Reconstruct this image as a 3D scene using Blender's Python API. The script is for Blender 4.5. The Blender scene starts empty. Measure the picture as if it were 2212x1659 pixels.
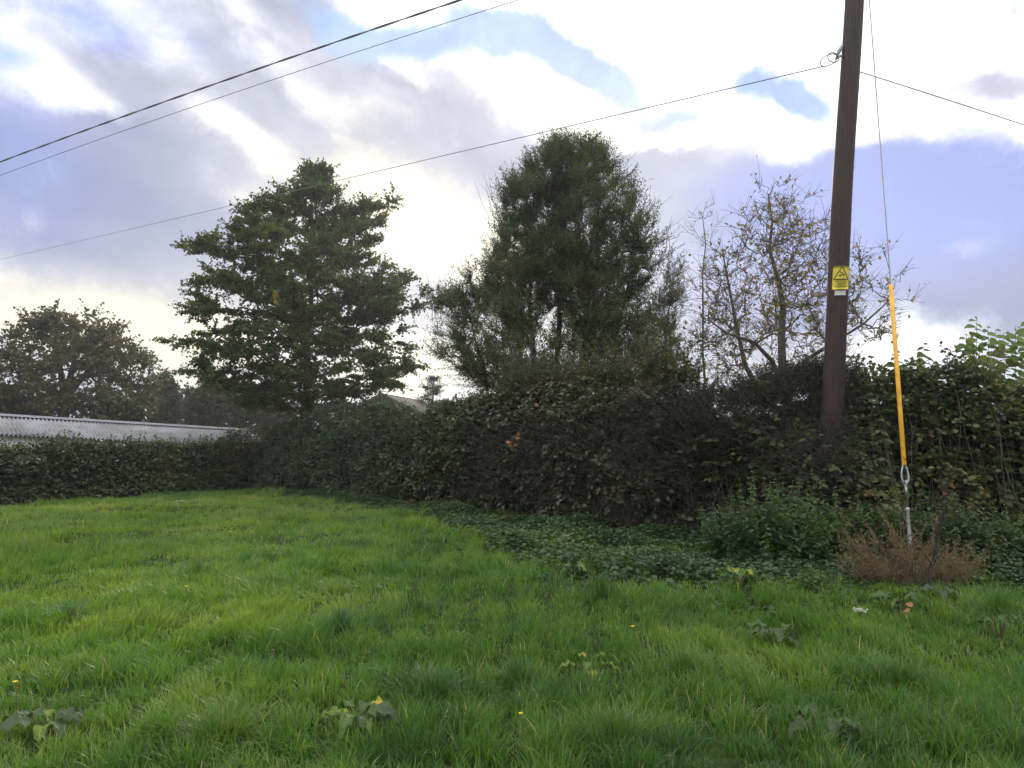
import bpy, math, random
import numpy as np
from mathutils import Vector, Matrix

# ------------------------------------------------------------------ camera, light, exposure
SC = bpy.context.scene
COL = SC.collection
PITCH = math.atan(56 / 820.0)
CAM_Z = 1.6
cam_data = bpy.data.cameras.new('camera')
cam = bpy.data.objects.new('camera', cam_data)
COL.objects.link(cam)
cam.location = (0, 0, CAM_Z)
cam.rotation_euler = (math.pi / 2 + PITCH, 0, 0)
cam_data.sensor_width = 36.0
cam_data.lens = 820 / 1024 * 36.0
cam_data.clip_end = 3000
SC.camera = cam
SC.view_settings.view_transform = 'Standard'
SC.view_settings.look = 'None'
SC.view_settings.exposure = 0.0
SC.view_settings.gamma = 1.0
SC.cycles.max_bounces = 8
SC.cycles.transparent_max_bounces = 8
SC.cycles.use_adaptive_sampling = False
SC.cycles.use_denoising = True
SC.cycles.denoising_prefilter = 'ACCURATE'
SC.cycles.sample_clamp_indirect = 4.0
SC.cycles.volume_bounces = 0

SUN_EL, SUN_AZ = math.radians(17.0), math.radians(2.8)
sun_data = bpy.data.lights.new('sun', 'SUN')
sun_data.energy = 4.0
sun_data.angle = math.radians(16)
sun_data.color = (1.0, 0.93, 0.80)
sun = bpy.data.objects.new('sun', sun_data)
COL.objects.link(sun)
SUN_DIR = Vector((math.sin(SUN_AZ) * math.cos(SUN_EL), math.cos(SUN_AZ) * math.cos(SUN_EL), math.sin(SUN_EL)))
sun.rotation_euler = (-SUN_DIR).to_track_quat('-Z', 'Y').to_euler()

U = 2212 / 1024.0          # picture measurements are noted on a sheet 2212 wide
cp, sp = math.cos(PITCH), math.sin(PITCH)


def ray(u, v):
    a = (u / U - 512) / 820.0
    b = (384 - v / U) / 820.0
    return np.array([a, cp - b * sp, sp + b * cp])


def at(u, v, Y):
    """point at depth Y (metres in front of the viewpoint)"""
    d = ray(u, v)
    return np.array([0, 0, CAM_Z]) + d * (Y / d[1])


def on_ground(u, v, z=0.0):
    d = ray(u, v)
    return np.array([0, 0, CAM_Z]) + d * ((z - CAM_Z) / d[2])


def azel(u, v):
    d = ray(u, v)
    d = d / np.linalg.norm(d)
    return math.atan2(d[0], d[1]), math.asin(d[2])


# ------------------------------------------------------------------ sky
def make_world():
    w = bpy.data.worlds.new('World')
    SC.world = w
    w.use_nodes = True
    nt = w.node_tree
    nt.nodes.clear()
    N, L = nt.nodes.new, nt.links.new

    def math_(op, a, b=None, c=None, clamp=False):
        n = N('ShaderNodeMath')
        n.operation = op
        n.use_clamp = clamp
        for i, x in enumerate((a, b, c)):
            if x is None:
                continue
            if isinstance(x, (int, float)):
                n.inputs[i].default_value = x
            else:
                L(x, n.inputs[i])
        return n.outputs[0]

    def mixc(f, a, b):
        n = N('ShaderNodeMix')
        n.data_type = 'RGBA'
        for s, x in ((n.inputs[0], f), (n.inputs[6], a), (n.inputs[7], b)):
            if isinstance(x, tuple):
                s.default_value = (*x, 1)
            elif isinstance(x, (int, float)):
                s.default_value = x
            else:
                L(x, s)
        return n.outputs[2]

    def sstep(x, lo, hi):
        n = N('ShaderNodeMapRange')
        n.interpolation_type = 'SMOOTHSTEP'
        L(x, n.inputs[0])
        n.inputs[1].default_value = lo
        n.inputs[2].default_value = hi
        return n.outputs[0]

    tc = N('ShaderNodeTexCoord')
    sep = N('ShaderNodeSeparateXYZ')
    L(tc.outputs['Generated'], sep.inputs[0])
    az = math_('ARCTAN2', sep.outputs[0], sep.outputs[1])
    el = math_('ARCSINE', sep.outputs[2])
    cmb = N('ShaderNodeCombineXYZ')
    L(az, cmb.inputs[0])
    L(el, cmb.inputs[1])
    base = cmb.outputs[0]

    def noise(vec, scale, detail, rough=0.5, dist=0.0):
        n = N('ShaderNodeTexNoise')
        n.inputs['Scale'].default_value = scale
        n.inputs['Detail'].default_value = detail
        n.inputs['Roughness'].default_value = rough
        n.inputs['Distortion'].default_value = dist
        L(vec, n.inputs['Vector'])
        return n

    def warp(vec, scale, amp, detail=4, rough=0.5):
        n = noise(vec, scale, detail, rough)
        a = N('ShaderNodeVectorMath')
        a.operation = 'SUBTRACT'
        L(n.outputs['Color'], a.inputs[0])
        a.inputs[1].default_value = (0.5, 0.5, 0.5)
        b = N('ShaderNodeVectorMath')
        b.operation = 'MULTIPLY_ADD'
        L(a.outputs[0], b.inputs[0])
        b.inputs[1].default_value = (amp, amp, 0)
        L(vec, b.inputs[2])
        return b.outputs[0]

    wsoft = warp(warp(base, 3.0, 0.08, 3, 0.5), 9.0, 0.06, 5, 0.6)
    wcurl = warp(warp(base, 5.0, 0.07, 3, 0.5), 14.0, 0.045, 7, 0.66)

    def field(vec, blobs, start=None):
        acc = start
        for (u, v, rx, ry, rot, wt) in blobs:
            a, e = azel(u, v)
            m = N('ShaderNodeMapping')
            m.vector_type = 'TEXTURE'
            m.inputs['Location'].default_value = (a, e, 0)
            m.inputs['Rotation'].default_value = (0, 0, math.radians(-rot))
            m.inputs['Scale'].default_value = (rx / 1771 * 1.5, ry / 1771 * 1.5, 1)
            L(vec, m.inputs['Vector'])
            g = N('ShaderNodeTexGradient')
            g.gradient_type = 'SPHERICAL'
            L(m.outputs[0], g.inputs[0])
            acc = math_('MULTIPLY_ADD', g.outputs['Fac'], wt, acc if acc is not None else 0.0)
        return acc

    # streaky fine structure, running down to the right
    st = N('ShaderNodeMapping')
    st.inputs['Rotation'].default_value = (0, 0, math.radians(24))
    st.inputs['Scale'].default_value = (1.0, 1.9, 1)
    L(warp(base, 4.0, 0.12, 4, 0.55), st.inputs['Vector'])
    streak = noise(st.outputs[0], 5.5, 7, 0.56).outputs['Fac']
    puff = noise(wcurl, 8.0, 8, 0.62).outputs['Fac']

    sky = N('ShaderNodeTexSky')
    sky.sky_type = 'NISHITA'
    sky.sun_disc = False
    sky.sun_elevation = SUN_EL
    sky.sun_rotation = SUN_AZ
    sky.air_density = 1.0
    sky.dust_density = 1.0

    K = 10.0   # cloud radiance is written for a background strength of 0.1
    s = lambda *c: tuple(K * x for x in c)
    # lavender grey of the cloud undersides, varied by the streaks
    lav = mixc(sstep(streak, 0.30, 0.72), s(0.42, 0.455, 0.58), s(0.70, 0.725, 0.88))
    # darker blue-grey masses (big cloud low on the right, bank on the left)
    dark = field(wsoft, [
        (1980, 580, 430, 220, -8, 1.2), (2150, 500, 260, 160, 0, 0.8), (1720, 500, 220, 130, -10, 0.6),
        (2050, 640, 330, 70, 0, 0.6), (1560, 480, 200, 80, 5, 0.35),
        (330, 290, 260, 60, 20, 0.45), (80, 320, 200, 60, 12, 0.4), (130, 430, 320, 100, 12, 0.8), (470, 470, 300, 75, 15, 0.6), (250, 560, 320, 50, 10, 0.5), (20, 300, 160, 80, 10, 0.5), (260, 250, 130, 50, 25, 0.5),
        (1000, 330, 230, 60, 24, 0.75), (760, 290, 200, 36, 25, 0.5), (560, 170, 150, 34, 30, 0.5), (900, 190, 180, 34, 22, 0.4), (1250, 430, 220, 100, 0, 0.5),
        (960, 640, 90, 70, 0, 0.5), (380, 790, 110, 50, 0, 0.6), (1350, 330, 200, 60, 0, 0.35), (700, 640, 260, 140, 0, 0.35),
    ])
    darkn = math_('MULTIPLY_ADD', streak, 1.3, math_('ADD', dark, -0.65))
    c = mixc(sstep(darkn, 0.0, 1.1), lav, s(0.26, 0.32, 0.54))
    # bluer tint: big cloud on the right, upper left corner
    blu = field(wsoft, [(1860, 470, 360, 170, -14, 1.0), (2160, 430, 200, 130, 10, 0.8), (40, 230, 150, 90, 0, 0.7), (240, 50, 190, 50, 10, 0.8), (820, 90, 120, 40, 20, 0.5), (1620, 400, 200, 60, 0, 0.4), (60, 420, 160, 90, 0, 0.5), (60, 60, 130, 60, 0, .7)])
    c = mixc(math_('MULTIPLY', sstep(blu, 0.0, 1.0), 0.85), c, s(0.33, 0.42, 0.92))
    # white, sun-struck cloud: crisp heaps high up, soft veils lower
    white = field(wcurl, [
        (1500, 40, 620, 120, 3, 1.6), (2000, 70, 420, 120, 0, 1.5), (1620, 245, 280, 50, 6, 1.0), (1930, 200, 200, 50, 6, 0.8),
        (1090, 185, 230, 75, 20, 1.2), (1310, 240, 150, 50, 10, 1.0), (1480, 300, 130, 34, 0, 0.7), (2190, 265, 70, 50, 10, 0.9), (900, 150, 110, 50, 20, 0.6),
        (2120, 190, 110, 40, 6, -0.5),
    ])
    wst = field(wsoft, [
        (935, 490, 190, 95, 14, 1.5), (805, 400, 120, 46, 35, 0.7), (970, 545, 100, 36, 10, 0.8), (865, 545, 70, 60, 0, 0.6),
        (590, 350, 170, 32, 20, .95), (540, 425, 120, 24, 15, 0.4), (340, 110, 120, 30, 32, 0.5), (640, 205, 190, 34, 24, 0.55), (520, 40, 160, 40, 25, 0.55), (880, 45, 220, 50, 18, 0.9),
        (90, 95, 110, 34, 25, 0.75), (120, 185, 110, 30, 10, 0.6), (240, 190, 50, 40, 30, 0.5), (480, 290, 110, 26, 25, 0.4), (860, 250, 180, 46, 26, 0.5),
        (250, 690, 340, 60, 3, 0.75), (450, 725, 150, 80, 0, 0.8), (60, 690, 130, 46, 0, 0.6), (180, 630, 280, 30, 6, 0.5), (890, 790, 110, 60, 0, 0.8), (420, 830, 90, 36, 0, 0.7),
        (1800, 750, 200, 40, 0, 0.4), (2000, 730, 120, 60, 0, 0.65), (1500, 800, 160, 45, 0, 0.5), (1900, 780, 240, 26, 0, 0.4), (1230, 700, 120, 100, 0, 0.2),
        (1560, 320, 220, 34, 0, 0.5), (1250, 410, 200, 90, 0, -0.7), (1480, 420, 200, 80, 0, -0.7), (1620, 480, 220, 110, 0, -0.6), (1900, 480, 320, 150, 0, -0.5), (960, 330, 160, 50, 24, -0.5), (300, 420, 300, 90, 12, -0.35), (600, 560, 300, 60, 8, -0.3), (1800, 290, 260, 60, -12, 0.9), (2000, 255, 220, 44, 4, 0.9), (2180, 310, 120, 50, 10, 0.6), (1680, 350, 160, 40, -10, 0.4),
    ])
    wn = math_('MULTIPLY_ADD', puff, 1.0, math_('ADD', white, -0.50))
    sn = math_('MULTIPLY_ADD', puff, 1.7, math_('MULTIPLY_ADD', streak, 1.3, math_('MULTIPLY_ADD', wst, 0.85, -1.45)))
    wmask = sstep(wn, 0.30, 0.72)
    smask = sstep(sn, -0.05, 1.0)
    warm = field(base, [(900, 560, 500, 330, 0, 1.0), (200, 710, 480, 110, 0, 1.0), (900, 790, 260, 80, 0, 1.0)])
    wcol = mixc(sstep(warm, 0.05, 0.6), s(1.5, 1.5, 1.52), s(1.12, 1.05, 0.86))
    c = mixc(smask, c, wcol)
    c = mixc(wmask, c, wcol)
    # blue gaps showing the sky behind
    gap = field(wcurl, [
        (1160, 105, 150, 44, 14, 0.85), (1265, 150, 115, 42, 32, 0.85), (1335, 190, 60, 32, 20, 0.6), (730, 55, 100, 36, 32, 0.7), (850, 100, 130, 34, 10, 0.7), (1010, 95, 140, 40, -5, 0.85),
        (1690, 190, 105, 32, 16, 0.95), (1750, 212, 60, 36, 40, 0.6), (1620, 160, 50, 24, 0, 0.6), (1450, 262, 90, 22, 0, 0.7), (30, 130, 80, 40, 0, 0.4), (240, 30, 120, 36, 15, 0.35),
    ])
    gn = math_('MULTIPLY_ADD', puff, 1.25, math_('ADD', gap, -0.62))
    gmask = sstep(gn, 0.0, 0.75)
    gapcol = mixc(0.15, mixc(sstep(puff, 0.35, 0.65), s(0.28, 0.48, 0.95), s(0.46, 0.68, 1.02)), sky.outputs['Color'])
    c = mixc(gmask, c, gapcol)
    # grey hollows among the white heaps, and the grey puffs far right
    gp = field(wcurl, [(2120, 190, 110, 34, 6, 1.0), (2190, 50, 80, 50, 0, .7), (1500, 345, 130, 30, 0, .7), (1000, 250, 120, 50, 25, .75), (1200, 215, 70, 30, 20, .6), (1390, 262, 80, 30, 10, .5),
                       (700, 120, 180, 40, 26, .7), (480, 130, 150, 34, 30, .7), (200, 130, 170, 30, 25, .7), (330, 230, 120, 40, 28, .6), (960, 190, 130, 30, 24, .6), (1640, 300, 120, 34, 5, .6), (1560, 395, 200, 40, 0, .4)])
    c = mixc(math_('MULTIPLY', sstep(math_('MULTIPLY_ADD', puff, 1.2, math_('ADD', gp, -0.6)), 0.1, 0.95), .85), c, s(0.47, 0.49, 0.66))
    # the low sun warms the thin cloud around it
    c = mixc(math_('MULTIPLY', sstep(warm, 0.0, 1.0), 0.28), c, s(1.05, 0.93, 0.72))
    # away from the view the overcast is duller; overhead it is brighter than behind
    front = sstep(sep.outputs[1], 0.2, 0.75)
    up = sstep(sep.outputs[2], 0.15, 0.85)
    dull = mixc(up, s(0.42, 0.45, 0.52), s(3.0, 3.0, 2.9))
    dull = mixc(0.15, dull, sky.outputs['Color'])
    c = mixc(front, dull, c)
    bg = N('ShaderNodeBackground')
    bg.inputs['Strength'].default_value = 0.1
    L(c, bg.inputs['Color'])
    out = N('ShaderNodeOutputWorld')
    L(bg.outputs[0], out.inputs['Surface'])


make_world()

# ------------------------------------------------------------------ helpers
rng = np.random.default_rng(11)


def vnoise(P, seed=0):
    P = np.atleast_2d(P).astype(float)
    if P.shape[1] == 2:
        P = np.c_[P, np.full(len(P), 0.37)]
    i = np.floor(P).astype(np.int64)
    f = P - i
    f = f * f * (3 - 2 * f)

    def h(x, y, z):
        n = (x * 374761393 + y * 668265263 + z * 2147483647 * 3 + seed * 974634777) & 0xFFFFFFFF
        n = ((n ^ (n >> 13)) * 1274126177) & 0xFFFFFFFF
        n = ((n ^ (n >> 16)) * 2246822519) & 0xFFFFFFFF
        return (n & 0xFFFFFF) / float(0xFFFFFF)
    r = 0
    for dx in (0, 1):
        for dy in (0, 1):
            for dz in (0, 1):
                w = (f[:, 0] if dx else 1 - f[:, 0]) * (f[:, 1] if dy else 1 - f[:, 1]) * (f[:, 2] if dz else 1 - f[:, 2])
                r = r + w * h(i[:, 0] + dx, i[:, 1] + dy, i[:, 2] + dz)
    return r


def fbm(P, seed=0, octv=3):
    P = np.atleast_2d(P).astype(float)
    r, a, s = 0, 0.5, 0
    for k in range(octv):
        r = r + a * vnoise(P * (2.0 ** k), seed + k * 17)
        s += a
        a *= 0.5
    return r / s


def unit(v):
    return v / np.maximum(np.linalg.norm(v, axis=-1, keepdims=True), 1e-9)


class MB:
    """collects vertices and faces, links them as one mesh object"""

    def __init__(self):
        self.v, self.f, self.a, self.n = [], [], [], 0

    def add(self, verts, faces, var=None):
        verts = np.asarray(verts, float).reshape(-1, 3)
        faces = np.asarray(faces, np.int64)
        self.v.append(verts)
        self.f.append(faces + self.n)
        if var is None:
            var = 0.5
        self.a.append(np.broadcast_to(np.asarray(var, float), (len(verts),)))
        self.n += len(verts)
        return self

    def box(self, c, half, rot=None):
        s = np.array([[x, y, z] for x in (-1, 1) for y in (-1, 1) for z in (-1, 1)], float) * np.array(half)
        if rot is not None:
            s = s @ np.array(rot).T
        return self.add(s + np.array(c), [[0, 1, 3, 2], [4, 6, 7, 5], [0, 4, 5, 1], [2, 3, 7, 6], [0, 2, 6, 4], [1, 5, 7, 3]])

    def tubes(self, P, R, k=6, var=None, cap=False):
        P = np.asarray(P, float)
        if P.ndim == 2:
            P = P[None]
        M, n, _ = P.shape
        R = np.broadcast_to(np.asarray(R, float), (M, n))
        T = unit(np.gradient(P, axis=1))
        ref = np.where(np.abs(T[:, :1, 2:3]) > 0.9, np.array([1.0, 0.03, 0]), np.array([0.02, 0.03, 1.0]))
        A = unit(np.cross(T, np.broadcast_to(ref, T.shape)))
        B = np.cross(T, A)
        an = np.arange(k) * 2 * math.pi / k
        V = P[:, :, None] + R[:, :, None, None] * (A[:, :, None] * np.cos(an)[:, None] + B[:, :, None] * np.sin(an)[:, None])
        idx = np.arange(M * n * k).reshape(M, n, k)
        a = idx[:, :-1]
        b = idx[:, 1:]
        F = np.stack([a, np.roll(a, -1, 2), np.roll(b, -1, 2), b], -1).reshape(-1, 4)
        vv = None if var is None else np.repeat(np.broadcast_to(np.asarray(var, float), (M,)), n * k)
        off = self.n
        self.add(V.reshape(-1, 3), F, vv)
        if cap:
            for m in range(M):
                for ring in (0, n - 1):
                    f = idx[m, ring] if ring else idx[m, ring][::-1]
                    self.f.append((f + off)[None])
        return self

    def inst(self, tv, tf, pos, X, Z, sx, sy, var):
        """instances of a flat template: X along, Z normal"""
        X = unit(X)
        Y = unit(np.cross(Z, X))
        Z = np.cross(X, Y)
        tv = np.asarray(tv, float)
        tf = np.asarray(tf)
        n, m = len(pos), len(tv)
        sx = np.broadcast_to(sx, (n,))
        sy = np.broadcast_to(sy, (n,))
        V = pos[:, None] + X[:, None] * (tv[None, :, 0:1] * sx[:, None, None]) + Y[:, None] * (tv[None, :, 1:2] * sy[:, None, None]) + Z[:, None] * (tv[None, :, 2:3] * sx[:, None, None])
        F = (tf[None] + (np.arange(n) * m)[:, None, None]).reshape(-1, tf.shape[1])
        return self.add(V.reshape(-1, 3), F, np.repeat(np.broadcast_to(var, (n,)), m))

    def build(self, name, mat, parent=None, smooth=False):
        me = bpy.data.meshes.new(name)
        V = np.concatenate(self.v)
        me.vertices.add(len(V))
        me.vertices.foreach_set('co', V.astype(np.float32).ravel())
        loops = np.concatenate([f.ravel() for f in self.f])
        tot = np.concatenate([np.full(len(f), f.shape[1]) for f in self.f])
        start = np.concatenate([[0], np.cumsum(tot)[:-1]])
        me.loops.add(len(loops))
        me.loops.foreach_set('vertex_index', loops.astype(np.int32))
        me.polygons.add(len(tot))
        me.polygons.foreach_set('loop_start', start.astype(np.int32))
        if smooth:
            me.polygons.foreach_set('use_smooth', np.ones(len(tot), bool))
        at_ = me.attributes.new('var', 'FLOAT', 'POINT')
        at_.data.foreach_set('value', np.concatenate(self.a).astype(np.float32))
        me.materials.append(mat)
        me.update(calc_edges=True)
        o = bpy.data.objects.new(name, me)
        COL.objects.link(o)
        if parent is not None:
            o.parent = parent
            o.matrix_parent_inverse = Matrix.Translation(parent.location).inverted()
        return o


def thing(name, label, cat, loc, group=None):
    o = bpy.data.objects.new(name, None)
    COL.objects.link(o)
    o.location = tuple(float(x) for x in loc)
    o.empty_display_size = 0.2
    return tag(o, label, cat, group)


def tag(o, label, cat, group=None):
    o['label'] = label
    o['category'] = cat
    if group:
        o['group'] = group
    return o


LEAF6 = ([(0, 0, 0), (.32, .5, .07), (.72, .38, .03), (.32, -.5, .07), (.72, -.38, .03), (1, 0, -.10)], [[0, 1, 2, 5], [0, 5, 4, 3]])
LEAF4 = ([(0, 0, 0), (.45, .5, .08), (1, 0, -.06), (.45, -.5, .08)], [[0, 1, 2], [0, 2, 3]])
# broad heart-shaped leaf with a little droop
LEAFB = ([(0, 0, 0), (.02, .28, .03), (.25, .5, .07), (.6, .42, .02), (.85, .18, -.08), (1.03, 0, -.2),
          (.02, -.28, .03), (.25, -.5, .07), (.6, -.42, .02), (.85, -.18, -.08), (.3, 0, 0), (.65, 0, -.04)],
         [[0, 1, 2, 10], [10, 2, 3, 11], [11, 3, 4, 5], [0, 10, 7, 6], [10, 11, 8, 7], [11, 5, 9, 8]])


# ------------------------------------------------------------------ materials
def new_mat(name):
    m = bpy.data.materials.new(name)
    m.use_nodes = True
    nt = m.node_tree
    nt.nodes.clear()
    out = nt.nodes.new('ShaderNodeOutputMaterial')
    return m, nt, out


def ramp_node(nt, stops):
    r = nt.nodes.new('ShaderNodeValToRGB')
    el = r.color_ramp.elements
    while len(el) < len(stops):
        el.new(0.5)
    for e, (p, c) in zip(el, stops):
        e.position = p
        e.color = (*c, 1)
    return r


def leaf_mat(name, stops, trans=0.4, rough=0.5, spec=0.35, tint=(1.1, 1.25, 0.55)):
    m, nt, out = new_mat(name)
    N, L = nt.nodes.new, nt.links.new
    a = N('ShaderNodeAttribute')
    a.attribute_name = 'var'
    r = ramp_node(nt, stops)
    L(a.outputs['Fac'], r.inputs[0])
    p = N('ShaderNodeBsdfPrincipled')
    L(r.outputs[0], p.inputs['Base Color'])
    p.inputs['Roughness'].default_value = rough
    p.inputs['Specular IOR Level'].default_value = spec
    t = N('ShaderNodeBsdfTranslucent')
    mu = N('ShaderNodeMix')
    mu.data_type = 'RGBA'
    mu.blend_type = 'MULTIPLY'
    mu.inputs[0].default_value = 1
    L(r.outputs[0], mu.inputs[6])
    mu.inputs[7].default_value = (*tint, 1)
    L(mu.outputs[2], t.inputs[0])
    mx = N('ShaderNodeMixShader')
    mx.inputs[0].default_value = trans
    L(p.outputs[0], mx.inputs[1])
    L(t.outputs[0], mx.inputs[2])
    L(mx.outputs[0], out.inputs[0])
    return m


def solid_mat(name, c1, c2, scale=8.0, rough=0.7, metal=0.0, spec=0.4, bump=0.2, stretch=(1, 1, 1)):
    m, nt, out = new_mat(name)
    N, L = nt.nodes.new, nt.links.new
    tc = N('ShaderNodeTexCoord')
    mp = N('ShaderNodeMapping')
    mp.inputs['Scale'].default_value = stretch
    L(tc.outputs['Object'], mp.inputs[0])
    n = N('ShaderNodeTexNoise')
    n.inputs['Scale'].default_value = scale
    n.inputs['Detail'].default_value = 7
    n.inputs['Roughness'].default_value = 0.6
    L(mp.outputs[0], n.inputs['Vector'])
    r = ramp_node(nt, [(0.3, c1), (0.7, c2)])
    L(n.outputs['Fac'], r.inputs[0])
    p = N('ShaderNodeBsdfPrincipled')
    L(r.outputs[0], p.inputs['Base Color'])
    p.inputs['Roughness'].default_value = rough
    p.inputs['Metallic'].default_value = metal
    p.inputs['Specular IOR Level'].default_value = spec
    if bump:
        b = N('ShaderNodeBump')
        b.inputs['Strength'].default_value = bump
        b.inputs['Distance'].default_value = 0.01
        L(n.outputs['Fac'], b.inputs['Height'])
        L(b.outputs[0], p.inputs['Normal'])
    L(p.outputs[0], out.inputs[0])
    return m


M = {}
M['grass'] = leaf_mat('grass_blades', [(0, (.042, .098, .032)), (.3, (.088, .178, .040)), (.6, (.150, .252, .048)), (.9, (.224, .290, .066)), (1, (.40, .36, .18))], trans=.55, rough=.36, spec=.4)
M['bark'] = solid_mat('bark', (.035, .028, .022), (.085, .072, .058), 14, .9, stretch=(1, 1, .3))
M['bark_dark'] = solid_mat('bark_dark', (.018, .014, .013), (.045, .036, .032), 16, .9, stretch=(1, 1, .3))
M['twig'] = solid_mat('twig', (.055, .045, .040), (.135, .112, .10), 18, .85)
M['pole'] = solid_mat('creosoted_timber', (.016, .0075, .008), (.058, .028, .028), 6, .62, spec=.35, bump=.5, stretch=(9, 9, .35))
M['wire'] = solid_mat('galvanised_strand', (.16, .17, .19), (.30, .31, .33), 40, .5, metal=.6)
M['cable'] = solid_mat('cable_sheath', (.10, .10, .12), (.16, .16, .19), 20, .55)
M['steel'] = solid_mat('galvanised_steel', (.20, .22, .25), (.36, .38, .42), 22, .5, metal=.35)
M['yellow'] = solid_mat('yellow_plastic', (.58, .28, .014), (.88, .47, .03), 16, .48, bump=.05)
M['sign'] = solid_mat('sign_yellow', (.62, .50, .035), (.76, .62, .06), 9, .45, bump=.05)
M['black'] = solid_mat('sign_black', (.012, .011, .01), (.022, .02, .018), 9, .5, bump=0)
M['plate'] = solid_mat('pale_plate', (.48, .48, .47), (.66, .66, .65), 30, .45, metal=.2, bump=.1)
M['roofsheet'] = solid_mat('roof_sheet', (.11, .11, .12), (.30, .30, .34), 1.6, .45, metal=.0, spec=.5, bump=.1)
M['ridge'] = solid_mat('ridge_metal', (.13, .13, .15), (.20, .20, .23), 3, .5, metal=.2, bump=.1)
M['white'] = solid_mat('white_boards', (.62, .62, .62), (.75, .75, .75), 3, .6)
M['brownroof'] = solid_mat('brown_sheet', (.075, .065, .060), (.13, .112, .10), 3, .6, spec=.3, bump=.1)
M['brickwall'] = solid_mat('brick_wall', (.20, .11, .08), (.30, .17, .12), 12, .9)
M['tile'] = solid_mat('red_tile', (.09, .05, .04), (.16, .085, .065), 9, .8)
M['core'] = solid_mat('shade_hull', (.006, .005, .005), (.020, .016, .013), 25, 1.0, spec=0.0)  # near black: the shade inside the hedge is put into this colour

BARKC = [(0, (.03, .024, .02)), (1, (.09, .075, .06))]

# ------------------------------------------------------------------ the ground
HB = [on_ground(u, v) for (u, v) in [(-330, 1110), (0, 1092), (280, 1075), (545, 1056), (700, 1075), (900, 1100), (1100, 1122), (1300, 1150), (1500, 1172), (1700, 1182), (1900, 1190), (2212, 1188), (2560, 1190)]]
HBX = np.array([p[0] for p in HB])
HBY = np.array([p[1] for p in HB])
CB = [on_ground(u, v) for (u, v) in [(640, 1075), (900, 1112), (1000, 1160), (1090, 1212), (1180, 1252), (1350, 1282), (1600, 1298), (1800, 1292), (2212, 1275), (2600, 1275)]]
CBX = np.array([p[0] for p in CB])
CBY = np.array([p[1] for p in CB])


def hedge_y(x):
    return np.interp(x, HBX, HBY)


def ground_z(x, y):
    x = np.asarray(x, float)
    y = np.asarray(y, float)
    P = np.c_[x.ravel(), y.ravel()]
    z = (fbm(P * .45, 3, 2) - .5) * .22 + (fbm(P * 1.4, 5, 2) - .5) * .17
    return z.reshape(x.shape)


def ground_mesh():
    xs = np.concatenate([np.linspace(-900, -20, 12)[:-1], np.linspace(-20, 16, 150), np.linspace(16, 900, 12)[1:]])
    ys = np.concatenate([np.linspace(-300, 0, 6)[:-1], np.linspace(0, 30, 130), np.linspace(30, 1500, 14)[1:]])
    X, Y = np.meshgrid(xs, ys)
    Z = ground_z(X, Y)
    far = (np.abs(X) > 25) | (Y > 40) | (Y < -5)
    Z[far] = 0
    idx = np.arange(X.size).reshape(X.shape)
    F = np.stack([idx[:-1, :-1], idx[:-1, 1:], idx[1:, 1:], idx[1:, :-1]], -1).reshape(-1, 4)
    g = solid_mat('soil', (.012, .022, .007), (.030, .050, .012), 3, 1.0, spec=.1)
    o = MB().add(np.c_[X.ravel(), Y.ravel(), Z.ravel()], F).build('ground', g, smooth=True)
    o['kind'] = 'structure'


ground_mesh()


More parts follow.
